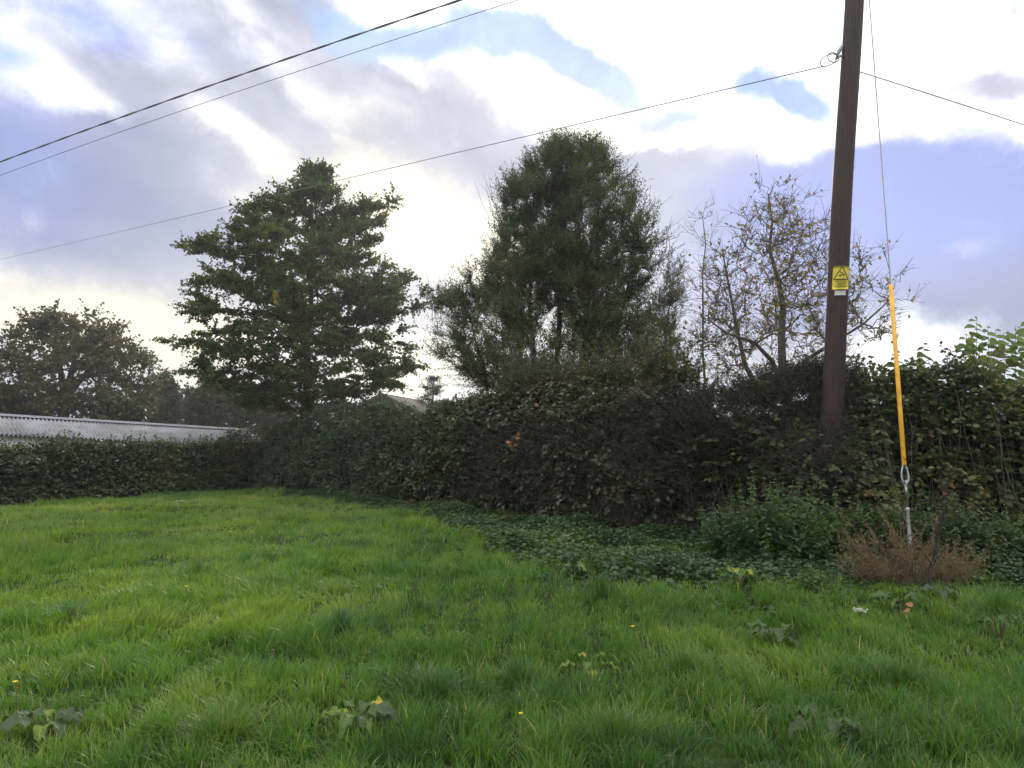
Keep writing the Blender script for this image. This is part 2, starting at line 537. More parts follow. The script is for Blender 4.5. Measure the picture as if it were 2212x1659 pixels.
def grass():
    mb = MB()
    TT = np.array([0, .38, .72, 1.0])
    for (y0, y1, dens, w, hs) in [(2.4, 5.0, 4300, .0078, 1.0), (5.0, 8.0, 2800, .0096, 1.0), (8.0, 12.5, 1600, .0118, 1.0), (12.5, 27, 760, .016, .95)]:
        area = .68 * (y1 * y1 - y0 * y0) + 2 * (y1 - y0)
        n = int(area * dens)
        y = np.sqrt(rng.uniform(y0 * y0, y1 * y1, n))
        x = rng.uniform(-1, 1, n) * (.68 * y + .9)
        keep = (y < hedge_y(x) + .5)
        cov = np.interp(x, CBX, CBY, left=99, right=CBY[-1]) + 1.5 * (fbm(np.c_[x * 1.3, y * .3], 91, 3) - .5)
        keep &= ~((y > cov + (rng.random(n) - .5) * 1.3) & (rng.random(n) < .80))
        x, y = x[keep], y[keep]
        n = len(x)
        # every blade leans out of the nearest tuft; two sizes of tuft
        def tuft(cs, sd):
            best = np.full(n, 9.0)
            bx, by, bi = np.zeros(n), np.zeros(n), np.zeros(n)
            cx, cy = np.floor(x / cs), np.floor(y / cs)
            for ox in (-1, 0, 1):
                for oy in (-1, 0, 1):
                    q = np.c_[cx + ox + .5, cy + oy + .5]
                    jx = (cx + ox + vnoise(q, sd)) * cs
                    jy = (cy + oy + vnoise(q, sd + 1)) * cs
                    d = np.hypot(x - jx, y - jy)
                    m = d < best
                    best[m] = d[m]
                    bx[m], by[m] = jx[m], jy[m]
                    bi[m] = vnoise(q, sd + 2)[m]
            return best, bx, by, bi
        d1, bx, by, bi = tuft(.34, 71)
        d2, bx2, by2, bi2 = tuft(.95, 171)
        x0, y0_ = x.copy(), y.copy()
        pull = np.clip(rng.normal(.16, .18, n), 0, .6)
        x = x * (1 - pull) + bx * pull
        y = y * (1 - pull) + by * pull
        P = np.c_[x, y]
        big = np.clip(1 - d2 / .62, 0, 1) * np.clip((bi2 - .35) * 2.2, 0, 1)
        tus = fbm(P * 1.1, 21, 2)
        pat = fbm(P * .42, 31, 3)
        fine = vnoise(P * 5.0, 41)
        h = (.040 + .165 * bi * np.clip(1.25 - d1 / .24, .12, 1) + .22 * big + .06 * np.clip((tus - .4) * 3, 0, 1)) * rng.uniform(.45, 1.4, n) * hs * .84
        flow = 2 * math.pi * (vnoise(P * .7, 51) * 1.2 + vnoise(P * 2.1, 52) * .5)
        vx = .55 * (x0 - bx) / .2 + 1.1 * big * (x0 - bx2) / .4 + (.25 + .7 * (pat > .5)) * np.cos(flow) + rng.normal(0, 1.15, n)
        vy = .55 * (y0_ - by) / .2 + 1.1 * big * (y0_ - by2) / .4 + (.25 + .7 * (pat > .5)) * np.sin(flow) + rng.normal(0, 1.15, n)
        ang = np.arctan2(vy, vx)
        bend = np.clip(rng.gamma(2.0, .15, n) + .20 * np.hypot(vx, vy) * rng.uniform(.3, 1, n), .05, 1.5)
        d = np.c_[np.cos(ang), np.sin(ang), np.zeros(n)]
        z = ground_z(x, y) - .01
        p = np.c_[x, y, z]
        wa = ang + math.pi / 2 + rng.normal(0, .6, n)
        wd = np.c_[np.cos(wa), np.sin(wa), np.zeros(n)]
        ww = w * rng.uniform(.6, 1.4, n) * (1 + .35 * (bi2 > .75) * (big > .05))
        V = np.zeros((n, 7, 3))
        for k, t in enumerate(TT):
            c = p + np.array([0, 0, 1]) * (h * (t - .42 * np.minimum(bend, 1.15) * t * t))[:, None] + d * (h * bend * t * t)[:, None]
            wk = ww * (1 - t) ** .6 * .5
            if k < 3:
                V[:, 2 * k] = c - wd * wk[:, None]
                V[:, 2 * k + 1] = c + wd * wk[:, None]
            else:
                V[:, 6] = c
        # yellower sward here and there, deep green and bluish tufts
        mot = fbm(P * 1.7, 131, 2)
        var = .52 + .85 * (pat - .5) + .75 * (mot - .5) + .36 * (bi - .5) - .45 * big * (bi2 < .8) + .12 * np.clip(-x / 6, 0, 1) + rng.normal(0, .09, n)
        var = np.where(rng.random(n) < .02, .99, np.clip(var, .03, .93))
        ok = rng.random(n) < .34 + .8 * np.clip(1.25 - d1 / .20, 0, 1) * (.45 + .75 * bi) + big
        V, var = V[ok], var[ok]
        n = len(V)
        base = (np.arange(n) * 7)[:, None]
        off = mb.n
        mb.add(V.reshape(-1, 3), np.concatenate([base + np.array([0, 1, 3, 2]), base + np.array([2, 3, 5, 4])]), np.repeat(var, 7))
        mb.f.append(base + np.array([4, 5, 6]) + off)
    o = mb.build('grass', M['grass'])
    o['kind'] = 'stuff'


grass()

# ------------------------------------------------------------------ pole, stay and cables
PD = 12.2
PB = at(1779, 1182, PD)
PB[2] = -.02
p_top = at(1857, -240, PD + .05)
p_ax = unit(p_top - PB)
POLE_H = 11.3


def pole_at(z):
    return PB + p_ax * ((z - PB[2]) / p_ax[2])


def pole_r(z):
    return .165 - .0032 * z


def pole():
    root = thing('utility_pole', 'dark brown creosoted timber utility pole leaning slightly right with a yellow warning sign', 'utility pole', PB)
    n, k = 60, 28
    zs = np.linspace(-.02, POLE_H, n)
    V = []
    for z in zs:
        c = pole_at(z)
        an = np.arange(k) * 2 * math.pi / k
        r = pole_r(z) * (1 + .018 * (vnoise(np.c_[np.cos(an) * 2, np.sin(an) * 2, np.full(k, z * .9)], 5) - .5) * 2)
        c = c + np.array([.012 * math.sin(z * .9), .008 * math.sin(z * 1.4), 0])
        V.append(np.c_[c[0] + r * np.cos(an), c[1] + r * np.sin(an), np.full(k, c[2])])
    idx = np.arange(n * k).reshape(n, k)
    a, b = idx[:-1], idx[1:]
    F = np.stack([a, np.roll(a, -1, 1), np.roll(b, -1, 1), b], -1).reshape(-1, 4)
    mb = MB().add(np.concatenate(V), F)
    mb.f.append(idx[-1][None])
    mb.build('shaft', M['pole'], root, smooth=True)

    # the sign is bent round the pole: local (s across, t up) -> world
    sc = at(1806, 603, PD)
    zc = sc[2]
    face = math.atan2(-1, -.12 + .02)       # the side turned to the field
    SW, SH = .262, .355

    def wrap(s, t, lift):
        s, t = np.atleast_1d(np.asarray(s, float)), np.atleast_1d(np.asarray(t, float))
        z = zc + t
        c = PB[None] + p_ax[None] * ((z - PB[2]) / p_ax[2])[:, None]
        r = .165 - .0032 * z + .012 + lift
        ang = face + s / (pole_r(zc) + .012)
        return np.c_[c[:, 0] + r * np.cos(ang), c[:, 1] + r * np.sin(ang), z]

    def panel(s0, s1, t0, t1, lift, thick, ns=12, nt_=8):
        S, T = np.meshgrid(np.linspace(s0, s1, ns), np.linspace(t0, t1, nt_))
        f = wrap(S.ravel(), T.ravel(), lift)
        b = wrap(S.ravel(), T.ravel(), lift - thick)
        ix = np.arange(ns * nt_).reshape(nt_, ns)
        q = np.stack([ix[:-1, :-1], ix[:-1, 1:], ix[1:, 1:], ix[1:, :-1]], -1).reshape(-1, 4)
        o = ns * nt_
        rim = np.concatenate([ix[0], ix[1:, -1], ix[-1, -2::-1], ix[-2:0:-1, 0]])
        rq = np.stack([rim, np.roll(rim, -1), np.roll(rim, -1) + o, rim + o], -1)
        return np.concatenate([f, b]), np.concatenate([q, q[:, ::-1] + o, rq])

    sg = MB().add(*panel(-SW / 2, SW / 2, -SH / 2, SH / 2, 0, .004)).build('warning_sign', M['sign'], root)
    bl = MB()

    def stroke(pts, w):
        pts = np.array(pts, float)
        for a_, b_ in zip(pts[:-1], pts[1:]):
            d = unit(b_ - a_)
            nn = np.array([-d[1], d[0]]) * w / 2
            m = 6
            tt = np.linspace(-w / 2 / np.linalg.norm(b_ - a_) * .6, 1 + w / 2 / np.linalg.norm(b_ - a_) * .6, m)
            c = a_ + (b_ - a_) * tt[:, None]
            q = np.concatenate([c - nn, c + nn])
            f = [[i, i + 1, m + i + 1, m + i] for i in range(m - 1)]
            bl.add(wrap(q[:, 0], q[:, 1], .003), f)

    tri = [(0, .165), (.108, -.028), (-.112, -.028), (0, .165)]
    stroke(tri, .013)
    # lightning flash over a falling figure
    stroke([(-.020, .092), (-.018, .066)], .010)
    stroke([(-.018, .066), (.012, .080)], .006)
    stroke([(.012, .080), (.013, .046)], .010)
    stroke([(-.044, .026), (-.020, .036), (.010, .038), (.036, .044)], .012)
    stroke([(-.014, .034), (-.024, .008)], .009)
    stroke([(.032, .040), (.034, .010)], .007)
    stroke([(.036, .046), (.044, .040)], .012)
    bl.build('pictogram', M['black'], sg)
    # wording
    lines = [('DANGER OF DEATH', -.047, .0175), ('FROM OVERHEAD LINES', -.067, .0175), ('WESTERN POWER', -.092, .017), ('DISTRIBUTION', -.108, .017), ('IN AN EMERGENCY CALL', -.132, .0155), ('POWER SAFETY NUMBER', -.147, .0155), ('0800 6783 105', -.163, .0155)]
    tb = MB()
    for txt, t0, size in lines:
        cu = bpy.data.curves.new('wording', 'FONT')
        cu.body = txt
        cu.size = size
        cu.align_x = 'CENTER'
        cu.offset = .0005
        to = bpy.data.objects.new('wording', cu)
        COL.objects.link(to)
        bpy.context.view_layer.update()
        me = bpy.data.meshes.new_from_object(to.evaluated_get(bpy.context.evaluated_depsgraph_get()))
        vs = np.array([v.co[:] for v in me.vertices])
        wd = vs[:, 0].max() - vs[:, 0].min()
        sx = min(1.0, .235 / wd)
        off = tb.n
        tb.add(wrap(vs[:, 0] * sx, vs[:, 1] + t0, .003), np.zeros((0, 3), int))
        for pl in me.polygons:
            tb.f.append(np.array([list(pl.vertices)]) + off)
        bpy.data.objects.remove(to)
        bpy.data.curves.remove(cu)
        bpy.data.meshes.remove(me)
    tb.build('wording', M['black'], sg)
    for s_ in (-.122, .122):
        for t_ in (-.168, .168):
            c = wrap(np.array([s_]), np.array([t_]), .002)[0]
            dirn = unit(np.array([math.cos(face + s_ / .15), math.sin(face + s_ / .15), 0]))
            MB().tubes(np.array([c - dirn * .003, c + dirn * .004]), .005, 8, cap=True).build('nail', M['black'], sg)
    pl_ = MB().add(*panel(-.088, .082, -SH / 2 - .088, -SH / 2 - .018, 0, .004)).build('number_plate', M['plate'], root)
    for s_ in (-.078, 0.0, .072):
        c = wrap(np.array([s_]), np.array([-SH / 2 - (.028 if s_ == 0 else .05)]), .002)[0]
        dirn = np.array([math.cos(face + s_ / .15), math.sin(face + s_ / .15), 0])
        MB().tubes(np.array([c - dirn * .003, c + dirn * .004]), .005, 8, cap=True).build('nail', M['black'], pl_)

    # bracket, insulator hood and the coil of slack wire at the service tee-off
    c = at(1812, 118, PD)
    br = MB()
    lft = np.array([-1.0, -.15, 0])
    a0 = pole_at(c[2] + .10) + lft * .13
    a1 = c + np.array([-.06, -.03, -.08])
    br.tubes(np.array([a0 + [0, 0, .06], a0 * .5 + a1 * .5 + [0, 0, .05], a1]), [.022, .034, .012], 8, cap=True)
    br.tubes(np.array([a0 - [0, 0, .12], a0 * .6 + a1 * .4 - [0, 0, .05], a1 - [0, 0, .01]]), [.014, .02, .012], 8, cap=True)
    br.build('cable_bracket', M['steel'], root, smooth=True)
    lp = MB()
    tt = np.linspace(0, 2 * math.pi, 40)
    c1 = at(1800, 124, PD - .05)
    lp.tubes(np.c_[c1[0] + .085 * np.cos(tt), c1[1] + .03 * np.sin(tt), c1[2] + .09 * np.sin(tt)], .009, 6)
    c2 = at(1790, 130, PD - .06)
    lp.tubes(np.c_[c2[0] + .13 * np.cos(tt), c2[1] - .03 * np.sin(tt), c2[2] + .085 * np.sin(tt + .5)], .008, 6)
    lp.build('wire_coil', M['wire'], root, smooth=True)
    # staple and thin earth wire down the side turned from the cables
    for z in (2.9, 3.9, 4.9, 5.7):
        cc = pole_at(z)
        an = face + .95 + .1 * math.sin(z * 5)
        dd = np.array([math.cos(an), math.sin(an), 0])
        MB().tubes(np.array([cc + dd * (pole_r(z) - .01), cc + dd * (pole_r(z) + .012)]), .008, 6, cap=True).build('staple', M['steel'], root)


pole()


def stay():
    an = on_ground(1972, 1262)
    A = at(1964, 1155, an[1] + .02)
    B = pole_at(9.7) + np.array([.02, -.13, 0])
    # the line of the stay in space, by its place between the two ends
    foot = np.array(on_ground(1973, 1268))

    def along(v):
        # point of the stay seen at height v on the sheet
        lo, hi = 0.0, 1.0
        for _ in range(50):
            m = (lo + hi) / 2
            p = foot + (B - foot) * m
            d = p - np.array([0, 0, CAM_Z])
            yy = (d[2] * cp - d[1] * sp) / (d[1] * cp + d[2] * sp)
            vv = (384 - yy * 820) * U
            if vv > v:
                lo = m
            else:
                hi = m
        return foot + (B - foot) * lo
    root = thing('stay_wire', 'steel stay wire with a yellow guard tube, anchored in the weeds right of the pole', 'stay wire', foot)
    g0, g1 = along(1005), along(616)
    ax = unit(g1 - g0)
    MB().tubes(np.array([g1 - ax * .1, B]), .008, 6).build('wire', M['wire'], root, smooth=True)
    gm = MB()
    gm.tubes(np.array([g0, g0 + ax * .002, g1 - ax * .002, g1]), [.024, .026, .026, .024], 14, cap=True)
    go = gm.build('guard_tube', M['yellow'], root, smooth=True)
    pb = MB()
    cc = g0 + ax * .07 + np.array([.006, -.025, 0])
    pb.tubes(np.array([cc, cc + [0, -.006, 0]]), .009, 8, cap=True)
    pb.build('rivet', M['black'], go)
    # thimble eye
    l0, l1 = along(1040), along(1006)
    side = unit(np.cross(ax, np.array([0, 1, 0])))
    t = np.linspace(0, 2 * math.pi, 32)
    h = np.linalg.norm(l1 - l0)
    mid = (l0 + l1) / 2
    loop = mid + np.outer(np.sin(t) * h * .62, ax) + np.outer(np.cos(t) * (.038 - .014 * np.sin(t)), side)
    MB().tubes(loop, .010, 8).build('thimble', M['steel'], root, smooth=True)
    e1 = along(1032)
    e0 = along(1058)
    eye = MB()
    yv = unit(np.cross(ax, side))
    em = (e1 + e0) / 2
    eye.tubes(em + np.outer(np.sin(t) * .035, ax) + np.outer(np.cos(t) * .022, yv), .010, 8)
    eye.tubes(np.array([em - ax * .03, along(1068)]), [.014, .012], 8, cap=True)
    eye.build('anchor_eye', M['steel'], root, smooth=True)
    MB().tubes(np.array([along(1064), along(1100)]), .012, 8).build('anchor_rod', M['pole'], root, smooth=True)
    MB().tubes(np.array([along(1097), along(1100), along(1103), along(1104), along(1165), along(1262)]), [.022, .024, .024, .019, .020, .022], 12, cap=True).build('anchor_sleeve', M['steel'], root, smooth=True)


stay()


def cable(name, label, pts, r, mat, twist=0.0, n=90):
    """pts: world points the cable passes; a gentle sag comes from the middle one"""
    P = np.array(pts)
    t = np.linspace(0, 1, n)[:, None]
    if len(P) == 3:
        f = np.linalg.norm(P[1] - P[0]) / (np.linalg.norm(P[1] - P[0]) + np.linalg.norm(P[2] - P[1]))
        m = (P[1] - (1 - f) ** 2 * P[0] - f * f * P[2]) / (2 * f * (1 - f))
        C = (1 - t) ** 2 * P[0] + 2 * t * (1 - t) * m + t ** 2 * P[2]
    else:
        C = P[0] * (1 - t) + P[1] * t
    mb = MB()
    if twist:
        n2 = 900
        t2 = np.linspace(0, 1, n2)[:, None]
        C = (1 - t2) ** 2 * P[0] + 2 * t2 * (1 - t2) * m + t2 ** 2 * P[2]
        T = unit(np.gradient(C, axis=0))
        A = unit(np.cross(T, [0, 0, 1]))
        Bv = np.cross(A, T)
        Ls = np.cumsum(np.r_[0, np.linalg.norm(np.diff(C, axis=0), axis=1)])
        for ph in (0, math.pi):
            an = (Ls * twist + ph)[:, None]
            mb.tubes(C + r * .85 * (A * np.cos(an) + Bv * np.sin(an)), r, 6)
    else:
        mb.tubes(C, r, 6)
    o = mb.build(name, mat, smooth=True)
    tag(o, label, 'overhead cable')
    return o


def mid_on(u, v, P0, P2, f):
    """middle of the cable seen at (u, v), depth part-way between the ends"""
    return at(u, v, P0[1] + (P2[1] - P0[1]) * f)


cp0 = pole_at(10.45) + np.array([-.17, 0, 0])
e = at(-260, 452, 24)
cable('overhead_cable', 'thick twisted black cable, uppermost across the left sky', [cp0, at(985, 3, 14.8), e], .0112, M['cable'], twist=4.0)
cp0b = pole_at(10.05) + np.array([-.17, .02, 0])
e2 = at(-260, 480, 24)
cable('overhead_cable', 'thin plain cable running just beneath the thick twisted one', [cp0b, at(1075, 14, 14.6), e2], .0065, M['cable'])
c0 = at(1780, 143, PD - .05)
e3 = at(-420, 655, 150)
cable('overhead_cable', 'thin service wire from the coil on the pole, passing behind the cone-shaped tree', [c0, at(700, 397, 22.4), e3], .0078, M['cable'])
c1 = at(1857, 155, PD)
cable('overhead_cable', 'thin wire descending to the right from the pole top', [c1, at(2020, 207, 13.0), at(2420, 340, 15.5)], .008, M['wire'])

# ------------------------------------------------------------------ buildings


def corrugated(A, B, down, pitch, amp, nrm, seg=5):
    """sheet from ridge A-B down by the vector `down`"""
    Lr = np.linalg.norm(B - A)
    n = int(Lr / pitch * seg) + 1
    s = np.linspace(0, 1, n)
    ph = s * Lr / pitch * 2 * math.pi
    off = np.outer(np.cos(ph) * amp, nrm)
    top = A + np.outer(s, B - A) + off
    bot = top + down
    V = np.concatenate([top, bot, top - nrm * .006, bot - nrm * .006])
    i = np.arange(n - 1)
    F = np.stack([i, i + 1, n + i + 1, n + i], -1)
    F2 = F[:, ::-1] + 2 * n
    F3 = np.stack([n + i, n + i + 1, 3 * n + i + 1, 3 * n + i], -1)
    return V, np.concatenate([F, F2, F3])


def gable_building(name, label, cat, A, B, run, drop, ground, mats, pitch=.115, amp=.040, ridge_r=.09, gname='wall'):
    A, B = np.array(A, float), np.array(B, float)
    root = thing(name, label, cat, ((A[0] + B[0]) / 2, (A[1] + B[1]) / 2, ground))
    d = unit(B - A)
    front = unit(np.cross(d, [0, 0, 1]))
    if front[1] > 0:
        front = -front
    dn = front * run + np.array([0, 0, -drop])
    db = -front * run + np.array([0, 0, -drop])
    nf = unit(np.cross(d, dn))
    nf = nf if nf[2] > 0 else -nf
    nb = unit(np.cross(d, db))
    nb = nb if nb[2] > 0 else -nb
    rf = MB().add(*corrugated(A, B, dn, pitch, amp, nf))
    rf.add(*corrugated(A - d * .0, B, db, pitch, amp, nb))
    r = rf.build('roof', mats[0], root)
    u3 = np.array([0, 0, 1.0])
    cap = MB()
    w = ridge_r
    prof = [front * w * 1.6 - u3 * (w * 1.6 * drop / run - .055), front * w * .5 + u3 * .06, -front * w * .5 + u3 * .06, -front * w * 1.6 - u3 * (w * 1.6 * drop / run - .035)]
    V = np.array([A - d * .06 + q for q in prof] + [B + d * .06 + q for q in prof])
    cap.add(V, [[0, 1, 5, 4], [1, 2, 6, 5], [2, 3, 7, 6]])
    cap.build('ridge_cap', mats[1], r)
    # walls a little inside the roof edge
    wl = MB()
    f = .93
    for P, s_ in ((A + d * .05, -1), (B - d * .05, 1)):
        q = [P - u3 * .05, P + dn * f - u3 * .06, P + db * f - u3 * .06]
        g1, g2 = q[1].copy(), q[2].copy()
        g1[2] = g2[2] = ground
        wl.add(np.array([q[0], q[1], g1, g2, q[2]]), [[0, 1, 2, 3, 4]])
    a, b = A + d * .05 + dn * f - u3 * .06, B - d * .05 + dn * f - u3 * .06
    wl.add(np.array([a, b, [b[0], b[1], ground], [a[0], a[1], ground]]), [[0, 1, 2, 3]])
    a, b = A + d * .05 + db * f - u3 * .06, B - d * .05 + db * f - u3 * .06
    wl.add(np.array([a, b, [b[0], b[1], ground], [a[0], a[1], ground]]), [[0, 1, 2, 3]])
    wl.build('wall', mats[2], root)
    # barge board on each gable
    for P in (A - d * .03, B + d * .03):
        bb = MB()
        for dd in (dn, db):
            a = P
            bb.add(np.array([a + u3 * .02, a + dd + u3 * .02, a + dd - u3 * .12, a - u3 * .12]), [[0, 1, 2, 3]])
        bb.build('barge_board', mats[3], r)
    return root


gable_building('shed', 'long low shed with a grey corrugated roof behind the left hedge', 'shed', at(-190, 886, 24), at(540, 930, 30.5), 2.4, .62, -.1, [M['roofsheet'], M['ridge'], M['white'], M['white']], ridge_r=.17)
gable_building('barn', 'distant barn with a brown corrugated roof, beneath the cone-shaped tree', 'barn', at(822, 850, 40), at(1010, 884, 47), 3.2, 1.3, -.1, [M['brownroof'], M['brownroof'], M['bark'], M['bark']], pitch=.16, amp=.03)
gable_building('house', 'distant building with a reddish tiled roof behind the shed ridge', 'house', at(392, 907, 52), at(455, 907, 54), 2.2, 1.5, -.1, [M['tile'], M['tile'], M['brickwall'], M['brickwall']], pitch=.2, amp=.03)

# ------------------------------------------------------------------ trees


def grow(trunks, tips, rg, r_tip, expo, kink=.08, npt=6, upcost=.6, pathcost=.30):
    """joins every tip to the nearest suitable point of what has already grown"""
    pos, par, path = [], [], []
    for tr in trunks:
        prev = -1
        for p in tr:
            pos.append(np.array(p, float))
            par.append(prev)
            path.append(0 if prev < 0 else path[prev] + .0)
            prev = len(pos) - 1
    ntr = len(pos)
    order = np.argsort([min(np.linalg.norm(np.array(t)[:2] - p[:2]) + .15 * abs(t[2] - p[2]) for p in pos[:ntr]) for t in tips])
    chains = []
    tipnode = {}
    PA = np.zeros((ntr + len(tips) * (npt - 1) + 5, 3))
    PL = np.zeros(len(PA))
    PA[:ntr] = pos
    n = ntr
    par = par + [-1] * (len(PA) - ntr)
    for ti in order:
        t = np.array(tips[ti])
        d = np.linalg.norm(PA[:n] - t, axis=1)
        cost = d + upcost * np.maximum(0, PA[:n, 2] - t[2] + .35 * d) + pathcost * PL[:n]
        j = int(np.argmin(cost))
        a = PA[j]
        L_ = np.linalg.norm(t - a)
        s = np.linspace(0, 1, npt)[:, None]
        pts = a + (t - a) * s
        # leave the parent steeply, level off, with small kinks
        pts += np.array([0, 0, 1]) * (np.sin(s * math.pi) * L_ * rg.uniform(-.06, .12))
        kk = rg.normal(0, 1, (npt, 3)) * kink * L_ * .5
        kk[0] = kk[-1] = 0
        pts += kk
        ids = [j]
        for q in range(1, npt):
            PA[n] = pts[q]
            PL[n] = PL[j] + L_ * q / (npt - 1)
            par[n] = ids[-1]
            ids.append(n)
            n += 1
        chains.append((ids, pts))
        tipnode[ti] = (n - 1, unit(pts[-1] - pts[-2]))
    cnt = np.zeros(n)
    for ti in tipnode:
        k = tipnode[ti][0]
        while k >= 0:
            cnt[k] += 1
            k = par[k]
    R = r_tip * np.maximum(cnt, 1) ** expo
    P = np.array([c[1] for c in chains])
    RR = np.array([[R[i] for i in c[0]] for c in chains])
    RR[:, 0] = np.minimum(RR[:, 0], RR[:, 1] * 1.25)
    return P, RR, [tipnode[i][1] for i in range(len(tips))]


def profile_tips(prof, D, n, rg, outer=.42, deep=.95, cx=None, shrink=0):
    """prof rows: v, left u, right u on the sheet; returns points filling that crown at depth D"""
    pv = np.array([p[0] for p in prof], float)
    pl = np.array([p[1] for p in prof], float)
    pr = np.array([p[2] for p in prof], float)
    pl, pr = pl + shrink, pr - shrink
    out = []
    wmax = (pr - pl).max()
    while len(out) < n:
        v = rg.uniform(pv[0], pv[-1])
        l, r = np.interp(v, pv, pl), np.interp(v, pv, pr)
        if rg.random() > ((r - l) / wmax) ** 1.3 + .03:
            continue
        c = (l + r) / 2 if cx is None else cx
        ph = rg.uniform(0, 2 * math.pi)
        f = rg.uniform(0, 1) ** outer
        co = math.cos(ph)
        u = c + f * co * ((r - c) if co > 0 else (c - l))
        dep = f * math.sin(ph) * (r - l) / 2 * D / 1771 * deep
        p = at(u, v, D)
        p[1] += dep
        out.append(p)
    return np.array(out)


def spray(tips, dirs, rg, ntw, tl, nl, ll, lw, twup, flat, leafup, center, clump=None):
    """short twigs at every tip and leaves along them"""
    m = len(tips)
    T = np.repeat(tips, ntw, 0)
    Dd = np.repeat(np.array(dirs), ntw, 0)
    out = unit(T - center)
    d = rg.normal(0, 1, (m * ntw, 3))
    d[:, 2] *= flat
    d = unit(d) + .55 * Dd + .45 * out + np.array([0, 0, twup])
    d = unit(d)
    L_ = tl * rg.uniform(.45, 1.25, m * ntw)
    a = T - Dd * (rg.uniform(0, .5, m * ntw) * tl)[:, None]
    mid = a + d * (L_ * .5)[:, None] + rg.normal(0, .02, (m * ntw, 3)) * tl * 2
    end = a + d * L_[:, None] + np.array([0, 0, -.06]) * L_[:, None]
    tw = np.stack([a, mid, end], 1)
    k = m * ntw
    s = np.clip((np.arange(nl)[None] + rg.uniform(0, 1, (k, nl))) / nl, .05, 1)[..., None]
    A, Mi, E = a[:, None], mid[:, None], end[:, None]
    P = (1 - s) ** 2 * A + 2 * s * (1 - s) * (2 * Mi - .5 * A - .5 * E) + s * s * E
    P = P.reshape(-1, 3) + rg.normal(0, .012, (k * nl, 3))
    dd = np.repeat(d, nl, 0)
    X = unit(dd * .5 + rg.normal(0, .75, (k * nl, 3)) + np.array([0, 0, -.12]))
    Z = unit(np.array([0, 0, leafup]) + rg.normal(0, .7, (k * nl, 3)))
    sz = rg.uniform(.65, 1.25, k * nl)
    return tw, P, X, Z, ll * sz, lw * sz


def var_of(P, rg, sc=1.1, seed=0, amp=.8, jit=.13):
    return np.clip(.5 + amp * (fbm(P * sc, seed, 2) - .5) + rg.normal(0, jit, len(P)), .02, .98)


def tree(name, label, cat, trunks, trunk_r, tips, center, seed, leafmat, bark, group=None, ntw=9, tl=.4, nl=12, ll=.07, lw=.05, twup=.1, flat=.45, leafup=1.0, r_tip=.006, expo=.5, kink=.08, tmpl=LEAF6, drop=0.0, thin=None, twig_r=.003, base=None, jit=.13, bark_twig=None, yellow=(), bare=None):
    rg = np.random.default_rng(seed)
    P, R, dirs = grow(trunks, tips, rg, r_tip, expo, kink)
    b = base if base is not None else trunks[0][0]
    root = thing(name, label, cat, b, group)
    tm = MB()
    for tr, rr in zip(trunks, trunk_r):
        t_ = np.array(tr)
        tm.tubes(t_, rr, 10)
    to = tm.build('trunk', bark, root, smooth=True)
    bm = MB().tubes(P, R, 6)
    tw, LP, X, Z, a_, b_ = spray(np.array(tips), dirs, rg, ntw, tl, nl, ll, lw, twup, flat, leafup, np.array(center))
    bm.tubes(tw, np.array([1.0, .8, .4]) * twig_r, 3)
    if bare is not None:
        bm.tubes(bare, np.linspace(.009, .003, bare.shape[1]), 4)
    bm.build('branches', bark_twig or bark, root, smooth=True)
    if drop > 0:
        keep = rg.random(len(LP)) > drop
        LP, X, Z, a_, b_ = LP[keep], X[keep], Z[keep], a_[keep], b_[keep]
    var = np.minimum(var_of(LP, rg, .9, seed, jit=jit), .96)
    for p_ in yellow:
        near = np.linalg.norm((LP - p_) * np.array([1, .35, 1]), axis=1) < rg.uniform(.16, .26)
        var[near & (rg.random(len(LP)) < .8)] = 1.0
    MB().inst(*tmpl, LP, X, Z, a_, b_, var).build('crown', leafmat, root)
    return root


def bent_trunk(b, t, n, rg, wob):
    s = np.linspace(0, 1, n)[:, None]
    p = np.array(b) + (np.array(t) - np.array(b)) * s
    w = rg.normal(0, wob, (n, 3))
    w[0] = 0
    w[:, 2] *= .3
    return p + w


# --- the cone-shaped tree left of the middle
D1 = 27.5
lm1 = leaf_mat('broadleaf_green', [(0, (.028, .044, .018)), (.45, (.066, .092, .032)), (.8, (.115, .135, .042)), (.97, (.18, .16, .04)), (1, (.45, .33, .03))], trans=.45, rough=.5)
prof1 = [(374, 672, 700), (402, 625, 752), (430, 575, 770), (455, 520, 830), (490, 495, 838), (525, 450, 850), (545, 395, 850), (575, 420, 880), (605, 430, 912), (640, 420, 905), (660, 398, 905), (690, 400, 912), (720, 420, 905), (745, 370, 915), (775, 390, 905), (800, 395, 900), (830, 420, 880), (855, 470, 800), (880, 520, 740)]
rg = np.random.default_rng(5)
tips = profile_tips(prof1, D1, 900, rg, .45, .95, 672, 22)
tips = tips[fbm(tips * np.array([.7, .7, 1.5]), 89, 2) > .40]
rad1 = np.hypot(tips[:, 0] - at(672, 640, D1)[0], tips[:, 1] - D1)
tier = np.round((tips[:, 2] - .16 * rad1) / .62) * .62 + .16 * rad1
tips[:, 2] = tips[:, 2] * .6 + tier * .4
edge1 = [(696, 378, 0), (672, 380, 0), (800, 455, .2), (822, 480, -.3), (395, 535, 0), (400, 660, .3), (372, 738, 0), (395, 790, .2), (838, 440, 0), (912, 612, 0), (914, 656, .2), (900, 790, 0), (545, 440, 0), (520, 480, .3), (450, 522, 0)]
ext = []
for (u, v, q) in edge1:
    e_ = at(u, v, D1 + q)
    i_ = at(u + (672 - u) * .45, v + (20 if v > 400 else 40), D1 + q)
    for f in (.0, .2, .4, .6, .8, 1.0, 1.25):
        ext.append(e_ + (i_ - e_) * f + rg.normal(0, .10, 3))
tips = np.concatenate([tips, np.array(ext)])
b1 = at(652, 1000, D1)
b1[2] = 0
